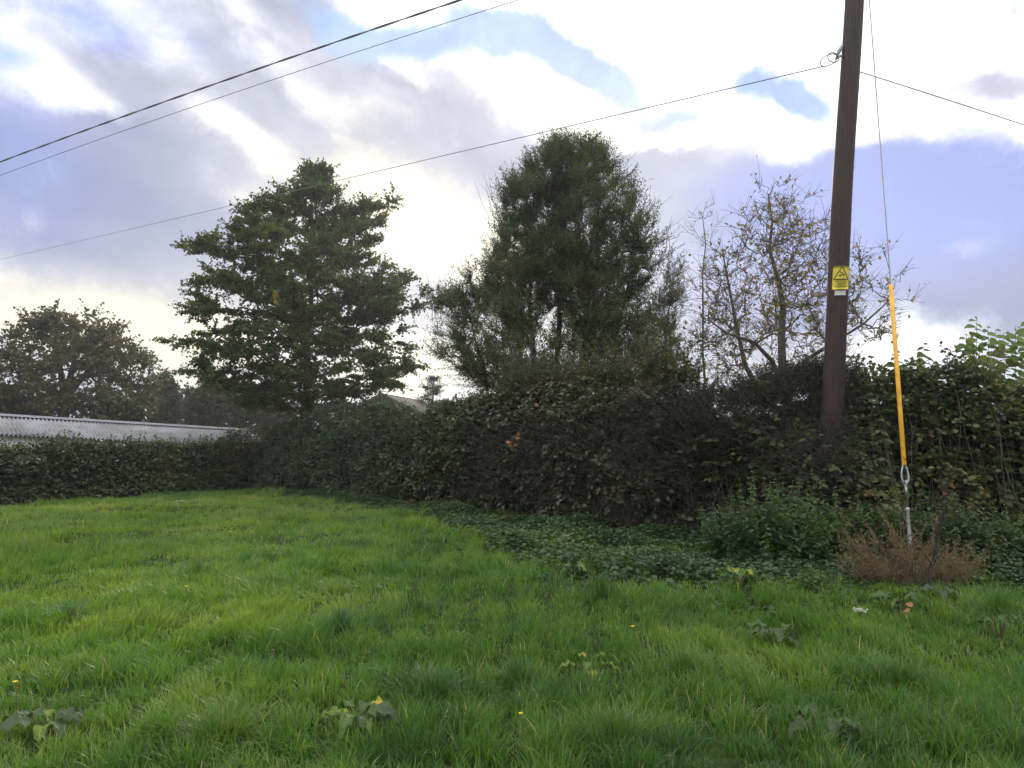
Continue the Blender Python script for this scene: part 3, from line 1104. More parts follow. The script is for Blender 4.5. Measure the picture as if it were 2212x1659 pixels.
t1 = at(684, 385, D1)
tr = bent_trunk(b1, t1, 14, rg, .04)
tree('broadleaf_tree', 'cone-shaped broadleaf tree with layered dark green boughs, left of the middle', 'tree', [tr], [np.linspace(.19, .012, 14)], tips, at(672, 640, D1), 7, lm1, M['bark_dark'], ntw=12, tl=.55, nl=19, ll=.084, lw=.066, twup=.16, flat=.25, leafup=1.0, r_tip=.0075,
     yellow=[at(745, 675, D1 - 3.3), at(594, 646, D1 - 3.2), at(470, 858, D1 - 1.5), at(445, 862, D1 - 1.2), at(530, 885, D1 - 2)])

# --- the tall fine-leaved tree behind the hedge
D2 = 23.0
lm2 = leaf_mat('narrow_leaf_green', [(0, (.032, .046, .022)), (.5, (.070, .092, .036)), (.85, (.13, .145, .052)), (1, (.22, .19, .06))], trans=.45, rough=.5)
prof2 = [(318, 1200, 1290), (345, 1150, 1325), (380, 1108, 1348), (430, 1085, 1382), (480, 1066, 1420), (525, 1054, 1448), (560, 1052, 1452), (590, 1040, 1425), (622, 975, 1420), (660, 945, 1410), (700, 930, 1425), (740, 918, 1430), (780, 930, 1430), (810, 945, 1440), (840, 1010, 1400)]
rg = np.random.default_rng(6)
tips = profile_tips(prof2, D2, 1500, rg, .62, .9, 1215, 10)
tips = tips[fbm(tips * .95, 88, 2) > .395]
lo_, hi_ = at(1138, 800, D2), at(1262, 640, D2)
stemzone = (tips[:, 0] > lo_[0]) & (tips[:, 0] < hi_[0]) & (tips[:, 2] < hi_[2])
tips = tips[~(stemzone & (rg.random(len(tips)) < .42))]
tips = np.concatenate([tips, np.array([at(u + rg.normal(0, 6), v + 22 + rg.uniform(0, 40), D2 + rg.normal(0, .3)) for (u, v) in [(1190, 300), (1225, 296), (1265, 290), (1300, 305), (1150, 325), (1110, 365), (1095, 400), (1330, 345), (1365, 380), (1060, 590), (985, 600), (950, 625)] for _ in range(6)])])
trs, rrs = [], []
for (ub, ut, vt, dy, r0) in [(1158, 1140, 420, -.1, .14), (1196, 1215, 330, .05, .12), (1232, 1290, 380, .3, .11), (1270, 1375, 500, -.2, .09), (1120, 1000, 660, .1, .09), (1180, 1090, 560, .5, .08)]:
    b = at(ub, 1000, D2 + dy)
    b[2] = 0
    t = at(ut, vt, D2 + dy * 1.5)
    trs.append(bent_trunk(b, t, 12, rg, .05))
    rrs.append(np.linspace(r0, .012, 12))
rb = np.random.default_rng(66)
bare = []
for (u0, v0, u1, v1, m) in [(1085, 520, 1062, 400, 9), (1075, 600, 1040, 500, 6), (1390, 480, 1420, 425, 9), (1420, 540, 1455, 470, 6), (1330, 380, 1372, 350, 5), (960, 680, 935, 620, 4)]:
    for _ in range(m):
        a_ = at(u0 + rb.normal(0, 14), v0 + rb.normal(0, 14), D2 + rb.normal(0, .5))
        e_ = at(u1 + rb.normal(0, 16), v1 + rb.normal(0, 18), D2 + rb.normal(0, .5))
        t_ = np.linspace(0, 1, 6)[:, None]
        w_ = rb.normal(0, .03, (6, 3))
        w_[0] = 0
        bare.append(a_ + (e_ - a_) * t_ + w_)
bare = np.array(bare)
tree('fine_leaved_tree', 'tall multi-stemmed tree with wispy narrow leaves, rising behind the middle of the hedge', 'tree', trs, rrs, tips, at(1215, 760, D2), 8, lm2, M['bark_dark'], ntw=12, tl=.68, nl=18, ll=.085, lw=.024, twup=.95, flat=.8, leafup=.5, r_tip=.006, tmpl=LEAF4, bare=bare)
# its paler neighbour with silvery small leaves, leaning out to the right
prof2b = [(570, 1440, 1475), (620, 1420, 1480), (680, 1390, 1480), (740, 1370, 1480), (800, 1370, 1475), (850, 1390, 1470)]
rg = np.random.default_rng(61)
lm2b = leaf_mat('silvery_leaf', [(0, (.05, .065, .03)), (.6, (.11, .13, .06)), (1, (.20, .19, .07))], trans=.4)
tips = profile_tips(prof2b, 20.5, 150, rg, .6, 1.0)
b = at(1405, 1000, 20.5)
b[2] = 0
tree('willow_bush', 'pale loose willow bush at the right edge of the tall fine-leaved tree', 'shrub', [bent_trunk(b, at(1450, 600, 20.5), 9, rg, .06)], [np.linspace(.06, .01, 9)], tips, at(1420, 760, 20.5), 81, lm2b, M['bark'], ntw=9, tl=.5, nl=13, ll=.065, lw=.015, twup=.9, flat=.9, leafup=.4, r_tip=.005, tmpl=LEAF4)

# --- sparse, half-bare fruit tree behind the pole
D3 = 15.8
lm3 = leaf_mat('autumn_leaf', [(0, (.08, .09, .02)), (.4, (.18, .16, .035)), (.7, (.28, .20, .045)), (1, (.22, .11, .05))], trans=.5, rough=.55, tint=(1.15, 1.1, .5))
prof3 = [(400, 1620, 1705), (445, 1610, 1765), (500, 1560, 1800), (560, 1520, 1860), (620, 1500, 1900), (680, 1500, 1940), (730, 1490, 1930), (780, 1500, 1880), (830, 1520, 1830)]
rg = np.random.default_rng(9)
tips = profile_tips(prof3, D3, 390, rg, .55, .85, 1690)
far_tips = np.array([at(1972, 650, D3), at(1945, 590, D3 - .3), at(1910, 540, D3), at(1900, 620, D3 + .4), at(1640, 392, D3), at(1700, 396, D3 + .1), at(1760, 420, D3 - .1), at(1930, 720, D3)])
tips = np.concatenate([tips, far_tips])
b = at(1702, 980, D3)
b[2] = 0
trA = np.array([b, at(1700, 860, D3), at(1690, 790, D3), at(1688, 730, D3), at(1692, 660, D3 + .1), at(1680, 600, D3 + .1), at(1662, 540, D3), at(1668, 480, D3), at(1660, 420, D3)])
trB = np.array([at(1702, 880, D3), at(1668, 780, D3 - .3), at(1630, 740, D3 - .5), at(1570, 720, D3 - .6), at(1530, 690, D3 - .6)])
trC = np.array([at(1700, 840, D3), at(1745, 775, D3 + .3), at(1800, 740, D3 + .2), at(1865, 700, D3), at(1920, 650, D3)])
trD = np.array([at(1660, 880, D3), at(1610, 790, D3 + .3), at(1590, 700, D3 + .4), at(1575, 620, D3 + .4), at(1560, 540, D3 + .3)])
tree('fruit_tree', 'gnarled half-bare fruit tree with scattered yellow-brown leaves, behind the pole', 'tree', [trA, trB, trC, trD],
     [np.array([.10, .09, .08, .07, .055, .042, .032, .022, .012]), np.linspace(.055, .012, 5), np.linspace(.05, .012, 5), np.linspace(.06, .012, 5)],
     tips, at(1690, 800, D3), 10, lm3, M['twig'], ntw=8, tl=.46, nl=4, ll=.075, lw=.042, twup=.2, flat=.9, leafup=.2, r_tip=.0058, expo=.42, kink=.17, drop=.76, twig_r=.0046, bark_twig=M['twig'])

# --- bare sapling beside it
rg = np.random.default_rng(12)
D4 = 16.5
b = at(1512, 980, D4)
b[2] = 0
st = bent_trunk(b, at(1522, 470, D4), 12, rg, .03)
tp = []
for i in range(46):
    s = rg.uniform(.35, 1.0)
    c = b + (at(1522, 470, D4) - b) * s
    a = rg.uniform(0, 2 * math.pi)
    r = rg.uniform(.25, .95) * (1.15 - s * .8)
    tp.append(c + np.array([math.cos(a) * r, math.sin(a) * r, r * rg.uniform(.5, 1.1)]))
tp += [at(1486, 470, D4), at(1544, 440, D4), at(1524, 448, D4)]
tree('sapling', 'bare upright sapling standing left of the half-bare fruit tree', 'tree', [st], [np.linspace(.04, .007, 12)], np.array(tp), at(1515, 700, D4), 13, lm3, M['twig'], ntw=4, tl=.34, nl=2, ll=.055, lw=.03, twup=.5, flat=.9, r_tip=.0035, expo=.4, kink=.1, drop=.72, twig_r=.003)

# --- domed tree far left
D5 = 46.0
lm5 = leaf_mat('russet_leaf', [(0, (.030, .032, .016)), (.5, (.075, .066, .028)), (.85, (.13, .095, .040)), (1, (.21, .12, .05))], trans=.42, rough=.55)
prof5 = [(680, 180, 272), (705, 120, 330), (730, 60, 420), (760, 25, 470), (800, -10, 530), (840, -20, 575), (880, -60, 590), (900, -90, 600)]
prof5 = [(682, 95, 215), (705, 60, 255), (725, 30, 275), (750, -5, 295), (790, -30, 322), (830, -40, 328), (870, -60, 320), (905, -60, 310)]
rg = np.random.default_rng(14)
tips = profile_tips(prof5, D5, 300, rg, .42, .9, 150)
trs = []
b = at(140, 1000, D5)
b[2] = 0
for (ut, vt) in [(120, 740), (160, 730), (230, 760), (50, 780)]:
    m = b + (at(140, 860, D5) - b)
    trs.append(np.array([b, m, (m + at(ut, vt, D5)) / 2 + rg.normal(0, .15, 3), at(ut, vt, D5)]))
tree('domed_tree', 'broad domed tree in russet leaf at the far left beyond the shed', 'tree', trs, [np.array([.28, .24, .14, .04])] * 4, tips, at(140, 860, D5), 15, lm5, M['bark_dark'], ntw=9, tl=1.0, nl=12, ll=.17, lw=.13, twup=.0, flat=.6, leafup=1.0, r_tip=.014)

# --- trees beyond the shed
lm6 = leaf_mat('far_green', [(0, (.014, .022, .012)), (.6, (.036, .048, .021)), (1, (.09, .085, .035))], trans=.3)
far_list = [
    ('dark upright tree showing between the russet dome and the cone-shaped tree', 352, 812, 30, 55),
    ('low dark tree filling the gap beside the upright one, beyond the shed', 405, 842, 48, 58),
    ('dark rounded tree behind the lower left boughs of the cone-shaped tree', 470, 818, 52, 50),
    ('low green tree at the foot of the russet domed tree', 255, 872, 45, 36),
    ('low bushy tree beyond the shed, at the left picture edge', 25, 850, 60, 44),
    ('low dark tree closing the skyline beneath the cone-shaped tree', 585, 862, 60, 50),
]
for i, (lb, u, v, hw, D) in enumerate(far_list):
    rg = np.random.default_rng(30 + i)
    pf = [(v, u - hw * .25, u + hw * .25), (v + 20, u - hw * .7, u + hw * .7), (v + 50, u - hw, u + hw), (v + 110, u - hw * 1.1, u + hw * 1.1)]
    tips = profile_tips(pf, D, 170, rg, .5, .9)
    b = at(u, 1010, D)
    b[2] = 0
    tree('background_tree', lb, 'tree', [bent_trunk(b, at(u, v + 8, D), 7, rg, .08)], [np.linspace(.16, .03, 7)], tips, at(u, v + 70, D), 40 + i, lm6, M['bark_dark'], group='trees beyond the shed', ntw=9, tl=.75, nl=12, ll=.19, lw=.14, r_tip=.012, tmpl=LEAF4)
# small conifer tip right of the barn
rg = np.random.default_rng(77)
D = 42
pf = [(812, 934, 938), (830, 922, 948), (850, 914, 958), (880, 905, 966), (930, 890, 980)]
tips = profile_tips(pf, D, 70, rg, .6, 1.0)
b = at(936, 1000, D)
b[2] = 0
lmc = leaf_mat('conifer', [(0, (.010, .022, .014)), (1, (.035, .055, .03))], trans=.15)
tree('conifer', 'small dark conifer tip beside the barn roof', 'tree', [bent_trunk(b, at(936, 815, D), 6, rg, .02)], [np.linspace(.1, .02, 6)], tips, at(936, 900, D), 78, lmc, M['bark_dark'], ntw=9, tl=.45, nl=10, ll=.16, lw=.03, twup=-.2, flat=.3, r_tip=.008, tmpl=LEAF4)

# ------------------------------------------------------------------ hedge and shrubs
HT = [(-330, 965), (0, 962), (300, 956), (520, 955), (560, 925), (640, 885), (700, 872), (800, 876), (900, 884), (950, 868), (1000, 846), (1080, 828), (1150, 815), (1240, 806), (1300, 815), (1400, 826), (1500, 838), (1600, 832), (1700, 800), (1800, 795), (1900, 805), (2000, 805), (2100, 800), (2212, 815), (2560, 815)]
_hx, _hz = [], []
for (u, v) in HT:
    d = ray(u, v)
    # meet the line 0.9 m behind the hedge foot
    t = 5.0
    for _ in range(60):
        p = d * t
        t += (hedge_y(p[0]) + .85 - p[1]) * .5
    p = d * t
    _hx.append(p[0])
    _hz.append(CAM_Z + p[2])
_o = np.argsort(_hx)
HX, HZ = np.array(_hx)[_o], np.array(_hz)[_o]


def hedge_surface(x, th, seed, D=.85, bump=.48):
    """point and outward normal on the hedge face; th 0 at the foot, 90 the crest"""
    H = np.interp(x, HX, HZ) * (.97 + .14 * (fbm(np.c_[x * 1.3, x * 0], seed + 3, 3) - .5) * 2)
    tz = np.minimum(th, math.pi / 2)
    z = H * np.sin(tz) ** .62 * np.where(th > math.pi / 2, 1 - .35 * (th - math.pi / 2), 1)
    off = D * (1 - np.cos(th)) - bump * 2 * (fbm(np.c_[x * .9, z * 1.1], seed, 3) - .5)
    off = off - .62 * np.exp(-((x - PB[0]) / .75) ** 2) * np.clip((1.85 - z) / .45, 0, 1)
    slope = (hedge_y(x + .15) - hedge_y(x - .15)) / .3
    npl = unit(np.c_[slope, -np.ones_like(x)])
    y = hedge_y(x)
    P = np.c_[x - npl[:, 0] * off, y - npl[:, 1] * off, z]
    nr = unit(np.c_[npl * np.cos(th)[:, None], np.sin(th) + .05])
    return P, nr


def x_on(u, v=1120):
    return float(on_ground(u, v)[0])


def hx(u):
    """x on the hedge foot seen at column u"""
    a = (u / U - 512) / 820.0
    xs = np.linspace(HBX[0], HBX[-1], 4000)
    c = xs / hedge_y(xs)
    i = int(np.argmin(np.abs(c - a / cp * 1.0)))
    return float(xs[i])


def sample_th(n, rg, top=2.2):
    return np.where(rg.random(n) < .68, np.arcsin(np.clip(rg.uniform(0, 1, n) ** 1.6, 0, 1)), rg.uniform(.9, top, n))


def core(x0, x1, seed, root, inset=.42):  # solid dark hull behind the leaves, standing in for the shaded interior
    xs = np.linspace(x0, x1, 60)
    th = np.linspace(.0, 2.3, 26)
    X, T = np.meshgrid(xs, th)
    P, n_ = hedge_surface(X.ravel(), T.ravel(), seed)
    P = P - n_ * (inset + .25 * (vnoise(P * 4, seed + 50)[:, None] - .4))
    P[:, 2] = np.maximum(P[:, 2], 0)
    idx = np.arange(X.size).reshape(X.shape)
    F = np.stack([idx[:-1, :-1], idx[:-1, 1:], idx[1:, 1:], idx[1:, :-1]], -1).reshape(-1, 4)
    return MB().add(P, F).build('shade_hull', M['core'], root)


def shrub(name, label, u0, u1, seed, mat, nleaf, ll, lw, tmpl=LEAF6, nshoot=200, shoot_len=.4, stem=M['twig'], th_lo=0.0, th_hi=2.2, push=0.0, jit=.14, droop=0.0, depth=.16, core_on=True, shoot_bias=1.0, leaf_on_shoot=9, amp=.9, mask=None, cat='hedge', ext=0):
    rg = np.random.default_rng(seed)
    x0, x1 = hx(u0), hx(u1)
    root = thing(name, label, cat, ((x0 + x1) / 2, float(hedge_y((x0 + x1) / 2)) + .5, 0))
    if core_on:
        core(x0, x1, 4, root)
    xa, xb = x0, x1
    if ext:
        x0, x1 = x0 - ext, x1 + ext
        old = mask

        def mask(P, rg):
            e = np.minimum(P[:, 0] - x0, x1 - P[:, 0]) / (2 * ext) + .9 * (fbm(P * 1.6, seed + 70, 2) - .5)
            m = rg.random(len(P)) < np.clip(e * 1.5, 0, 1)
            return m & old(P, rg) if old is not None else m
    # leaves along short sprigs through the outer layer
    k = 7
    ng = int(nleaf * .75) // k
    x = rg.uniform(x0, x1, ng)
    th = sample_th(ng, rg, th_hi)
    th = np.where(th < th_lo, rg.uniform(th_lo, th_hi, ng), th)
    P, n_ = hedge_surface(x, th, 4)
    if mask is not None:
        kp = mask(P, rg)
        P, n_ = P[kp], n_[kp]
        ng = len(P)
    lump = fbm(P * 2.6, seed + 9, 2)
    P = P + n_ * (push + .30 * (lump - .5) - rg.exponential(depth, ng) * .8)[:, None]
    d = unit(n_ * .8 + rg.normal(0, .6, P.shape) + np.array([0, 0, .15 - droop]))
    L_ = ll * 3.6 * rg.uniform(.6, 1.3, ng)
    t = ((np.arange(k) + .5) / k)[None, :, None]
    Q = P[:, None] + d[:, None] * (L_[:, None, None] * (t - .3)) - np.array([0, 0, 1]) * (L_[:, None, None] * t * t * (.25 + droop))
    Q = Q.reshape(-1, 3) + rg.normal(0, .01, (ng * k, 3))
    Q[:, 2] = np.maximum(Q[:, 2], .02)
    nn = np.repeat(n_, k, 0)
    dd = np.repeat(d, k, 0)
    sd = unit(np.cross(dd, np.array([0, 0, 1.0])) + 1e-6) * np.tile(np.where(np.arange(k) % 2, 1, -1), ng)[:, None]
    X = unit(dd * .55 + sd * .8 + rg.normal(0, .28, Q.shape) + np.array([0, 0, -.28 - droop * .5]))
    zb = np.repeat(unit(n_ * .5 + np.array([0, 0, .9]) + rg.normal(0, .35, n_.shape)), k, 0)
    Z = unit(zb + rg.normal(0, .28, Q.shape))
    sz = np.repeat(rg.uniform(.75, 1.2, ng), k) * rg.uniform(.7, 1.25, len(Q)) * 1.22
    vb = var_of(P, rg, 1.2, seed, amp, jit)
    mb = MB().inst(*tmpl, Q, X, Z, ll * sz, lw * sz, np.clip(np.repeat(vb, k) + rg.normal(0, .06, len(Q)), .02, .99))
    # shoots that break the outline
    x = rg.uniform(x0, x1, nshoot)
    th = np.where(rg.random(nshoot) < .6, rg.uniform(1.0, 1.7, nshoot), rg.uniform(.1, 1.2, nshoot))
    th = np.where(th < th_lo, rg.uniform(th_lo, th_hi, nshoot), th)
    A, n_ = hedge_surface(x, th, 4)
    if mask is not None:
        k = mask(A, rg)
        A, n_ = A[k], n_[k]
        nshoot = len(A)
    if nshoot:
        d = unit(n_ * .6 + np.array([0, 0, .75 * shoot_bias]) + rg.normal(0, .35, A.shape))
        L_ = shoot_len * rg.uniform(.35, 1.3, nshoot) * (.35 + 1.3 * vnoise(np.c_[A[:, 0] * 1.7, A[:, 1] * .4], seed + 5))
        A = A - n_ * .12
        E = A + d * L_[:, None]
        Mi = (A + E) / 2 + rg.normal(0, .03, A.shape)
        E[:, 2] -= (.18 + droop * .4) * L_
        sm = MB().tubes(np.stack([A, Mi, E], 1), np.array([.0045, .0035, .002]), 4)
        # inner woody stems showing between the leaves
        ns2 = int((x1 - x0) * 16)
        xx = rg.uniform(x0, x1, ns2)
        a0, _n = hedge_surface(xx, np.full(ns2, .02), 4)
        a1, _n = hedge_surface(xx + rg.normal(0, .35, ns2), rg.uniform(.4, 1.4, ns2), 4)
        a0[:, 2] = 0
        a0 = a0 - _n * .08
        a1 = a1 - _n * .06
        sm.tubes(np.stack([a0, (a0 + a1) / 2 + rg.normal(0, .08, a0.shape), a1], 1), np.array([.008, .006, .003]), 4)
        sm.build('stems', stem, root, smooth=True)
        k = leaf_on_shoot
        t = ((np.arange(k) + .6) / k)[None, :, None]
        LP = ((1 - t) ** 2 * A[:, None] + 2 * t * (1 - t) * (2 * Mi - .5 * A - .5 * E)[:, None] + t * t * E[:, None]).reshape(-1, 3)
        dd = np.repeat(d, k, 0)
        X = unit(dd * .4 + rg.normal(0, .8, LP.shape) + np.array([0, 0, -.15 - droop]))
        Z = unit(np.array([0, 0, 1.0]) + rg.normal(0, .5, LP.shape))
        s = rg.uniform(.6, 1.15, len(LP))
        mb.inst(*tmpl, LP, X, Z, ll * s, lw * s, var_of(LP, rg, 1.4, seed, amp, jit))
    mb.build('leaves', mat, root)
    return root


hm_a = leaf_mat('hawthorn_leaf', [(0, (0.018, 0.030, 0.014)), (.55, (0.045, 0.069, 0.025)), (.85, (0.088, 0.106, 0.037)), (1, (0.200, 0.163, 0.037))], trans=.33, rough=.46, spec=.36)
hm_b = leaf_mat('privet_leaf', [(0, (0.020, 0.040, 0.022)), (.6, (0.048, 0.083, 0.040)), (.95, (0.094, 0.125, 0.056)), (1, (0.150, 0.150, 0.062))], trans=.28, rough=.46, spec=.36)
hm_c = leaf_mat('russet_shrub_leaf', [(0, (.036, .046, .018)), (.5, (.076, .084, .032)), (.85, (.13, .100, .042)), (1, (.26, .11, .045))], trans=.38, rough=.5)
hm_d = leaf_mat('bramble_leaf_dull', [(0, (.024, .034, .018)), (.5, (.064, .074, .038)), (.8, (.105, .092, .052)), (1, (.15, .075, .05))], trans=.3, rough=.44, spec=.42)
hm_e = leaf_mat('gorse_spine', [(0, (.014, .016, .012)), (.6, (.034, .036, .026)), (1, (.085, .076, .058))], trans=.1, rough=.7, spec=.2)
hm_f = leaf_mat('bramble_leaf', [(0, (0.022, 0.035, 0.015)), (.5, (0.062, 0.081, 0.027)), (.85, (0.119, 0.119, 0.037)), (.97, (0.175, 0.112, 0.037)), (1, (0.350, 0.112, 0.050))], trans=.32, rough=.46, spec=.36)

shrub('hawthorn_hedge', 'low dark green hedge along the left, in front of the shed', -330, 560, 101, hm_a, 62000, .066, .050, nshoot=700, shoot_len=.48)
shrub('privet_hedge', 'blue-green leafy hedge stretch beneath the cone-shaped tree', 548, 800, 102, hm_b, 36000, .062, .040, nshoot=420, shoot_len=.42, ext=.7)
shrub('mixed_hedge', 'mixed green and brownish hedge stretch below the barn roof', 790, 1010, 103, hm_a, 32000, .064, .044, nshoot=400, shoot_len=.40, amp=1.2, ext=.6)
shrub('bramble_thicket', 'dull purplish bramble thicket at the middle of the hedge', 1000, 1480, 104, hm_d, 38000, .074, .052, nshoot=420, shoot_len=.40, ext=.5, droop=.25)
shrub('russet_shrub', 'russet-leaved shrub cresting the middle of the hedge before the fine-leaved tree', 1020, 1440, 105, hm_c, 3600, .064, .038, nshoot=420, shoot_len=.95, core_on=False, th_lo=1.3, th_hi=2.1, push=.18, leaf_on_shoot=20, cat='shrub')


def gorse():
    rg = np.random.default_rng(106)
    x0, x1 = hx(1010), hx(1840)
    root = thing('gorse_bush', 'black-brown spiny gorse bulging at the foot of the hedge, right of the middle', 'shrub', ((x0 + x1) / 2, float(hedge_y((x0 + x1) / 2)) + .4, 0))
    # swept woody shoots set with short spines
    def batch(n, th0, th1, ln, mul):
        x = x0 + (x1 - x0) * rg.uniform(0, 1, n)
        th = rg.uniform(th0, th1, n)
        A, n_ = hedge_surface(x, th, 4)
        fx = (x - x0) / (x1 - x0)
        keep = th < (.48 + .75 * np.clip((fx - .30) * 1.9, 0, 1) + .6 * np.clip((fx - .55) * 3, 0, 1)) + rg.normal(0, .12, n)
        A, n_, x = A[keep], n_[keep], x[keep]
        n = len(A)
        A = A + n_ * (.10 - rg.exponential(.10, n))[:, None]
        side = np.sign(rg.normal(-.25, 1, n))
        d = unit(n_ * .45 + np.c_[side * .75, -np.ones(n) * .1, rg.normal(.25, .35, n)])
        L_ = ln * rg.uniform(.4, 1.3, n)
        E = A + d * L_[:, None]
        E[:, 2] += .10 * L_
        Mi = (A + E) / 2 - np.c_[np.zeros((n, 2)), .05 * L_]
        return A, Mi, E, d, n
    st = MB()
    A, Mi, E, d, n = batch(8500, .03, 1.9, .36, 1)
    st.tubes(np.stack([A, Mi, E], 1), np.array([.0045, .0032, .0015]), 3)
    st.build('stems', solid_mat('gorse_stem', (.026, .023, .020), (.072, .064, .056), 14, .9), root)
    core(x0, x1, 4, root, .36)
    k = 15
    t = ((np.arange(k) + .3) / k)[None, :, None]
    LP = ((1 - t) ** 2 * A[:, None] + 2 * t * (1 - t) * (2 * Mi - .5 * A - .5 * E)[:, None] + t * t * E[:, None]).reshape(-1, 3)
    X = unit(np.repeat(d, k, 0) * .8 + rg.normal(0, .65, LP.shape))
    Z = unit(rg.normal(0, 1, LP.shape))
    s = rg.uniform(.6, 1.3, len(LP))
    MB().inst(*LEAF4, LP, X, Z, .055 * s, .010 * s, var_of(LP, rg, 1.5, 3, .9, .2)).build('spines', hm_e, root)


gorse()


def bramble_mask(P, rg):
    f = fbm(P * 1.3, 202, 2)
    return rg.random(len(P)) < np.clip((f - .38) * 6, .12, 1)


shrub('bramble_bush', 'bramble with dark and yellowish leaves climbing around the foot of the pole', 1560, 1830, 107, hm_f, 9500, .070, .052, nshoot=160, shoot_len=.45, push=.16, mask=bramble_mask, droop=.1, tmpl=LEAF6, ext=.45)
shrub('bramble_bank', 'tangled bank of green bramble right of the pole, behind the stay', 1815, 2560, 108, hm_f, 32000, .074, .056, nshoot=420, shoot_len=.50, droop=.15, amp=.95, ext=.4)


def hanging_stems():
    rg = np.random.default_rng(109)
    root = None
    mb = MB()
    for u0, u1, n in ((1850, 2150, 26), (1280, 1620, 22)):
        xa, xb = hx(u0), hx(u1)
        x = rg.uniform(xa, xb, n)
        A, n_ = hedge_surface(x, rg.uniform(.7, 1.3, n), 4)
        B, _ = hedge_surface(x + rg.normal(0, .25, n), np.full(n, .05), 4)
        B[:, 2] *= .3
        A = A + n_ * .05
        B = B + n_ * .16
        t = np.linspace(0, 1, 7)[None, :, None]
        P = A[:, None] * (1 - t) + B[:, None] * t + n_[:, None] * np.sin(t * math.pi) * rg.uniform(.0, .22, n)[:, None, None] + rg.normal(0, .02, (n, 7, 3))
        mb.tubes(P, .0030, 4)
    o = mb.build('dry_stems', solid_mat('dry_stem', (.08, .058, .045), (.17, .13, .105), 12, .8))
    o['kind'] = 'stuff'
    o['label'] = 'dry hanging bramble stems over the hedge face'


hanging_stems()

# ------------------------------------------------------------------ tall leafy stems above the right-hand bank
kw_mat = leaf_mat('heart_leaf', [(0, (.045, .075, .020)), (.5, (.085, .13, .028)), (1, (.17, .20, .040))], trans=.55, rough=.4, tint=(1.2, 1.35, .45))
kw_stem = solid_mat('green_stem', (.07, .06, .03), (.13, .11, .05), 10, .6)
kw = [(1995, 742, 13.3), (2062, 768, 13.4), (2085, 722, 13.2), (2106, 684, 13.5), (2132, 705, 13.8), (2152, 712, 13.3), (2172, 718, 13.6), (2196, 704, 13.2), (2218, 690, 13.5), (2245, 705, 13.3), (1936, 765, 13.2), (1962, 772, 13.4)]
kw_lab = ['short leafy stem second of the group right of the stay guard', 'small leafy stem just left of the tallest group of heart-shaped leaves', 'leafy stem left of the tallest one, against the pale sky', 'tallest stem of big heart-shaped leaves above the right-hand bank',
          'leafy stem directly right of the tallest heart-leaved one', 'yellow-green leafy stem in the middle of the heart-leaved row', 'leafy stem right of the yellow-green middle one', 'leafy stem rising near the right picture edge', 'leafy stem touching the right picture edge',
          'leafy stem at the rightmost end, partly out of the picture', 'short leafy stem nearest the yellow stay guard', 'small drooping leafy stem right of the one nearest the stay guard']
for i, ((u, v, D), lb) in enumerate(zip(kw, kw_lab)):
    rg = np.random.default_rng(300 + i)
    b = at(u + rg.uniform(-8, 8), 1000, D)
    b[2] = 0
    t = at(u, v, D)
    root = thing('leafy_plant', lb, 'plant', b, 'tall heart-leaved stems above the right-hand bank')
    s = np.linspace(0, 1, 9)[:, None]
    P = b + (t - b) * s + np.c_[.03 * np.sin(s[:, 0] * 5 + i), 0 * s[:, 0], 0 * s[:, 0]]
    MB().tubes(P, np.linspace(.012, .003, 9), 6).build('stem', kw_stem, root, smooth=True)
    n = int((t[2] - 1.6) / .052)
    k = np.arange(n)
    hh = t[2] - .01 - k * .052 * rg.uniform(.9, 1.1)
    lp = b + (t - b) * ((hh / t[2])[:, None])
    a = k * math.pi + rg.uniform(-.6, .6, n) + (0.3 if i % 2 else 0)
    X = np.c_[np.cos(a), np.sin(a) * .8 - .25, rg.uniform(-.45, .1, n)]
    Z = np.c_[rg.normal(0, .35, n), rg.normal(-.75, .4, n), np.ones(n)]
    sz = np.clip(.08 + .035 * k, .06, .20) * rg.uniform(.8, 1.15, n)
    MB().inst(*LEAFB, lp, X, Z, sz, sz * .82, np.clip(rg.normal(.55, .22, n), 0, 1)).build('leaves', kw_mat, root)

# ------------------------------------------------------------------ low growth in front of the hedge
nt_mat = leaf_mat('nettle_leaf', [(0, (.020, .044, .018)), (.5, (.046, .092, .032)), (.9, (.085, .135, .045)), (1, (.15, .15, .05))], trans=.36, rough=.38, spec=.5)


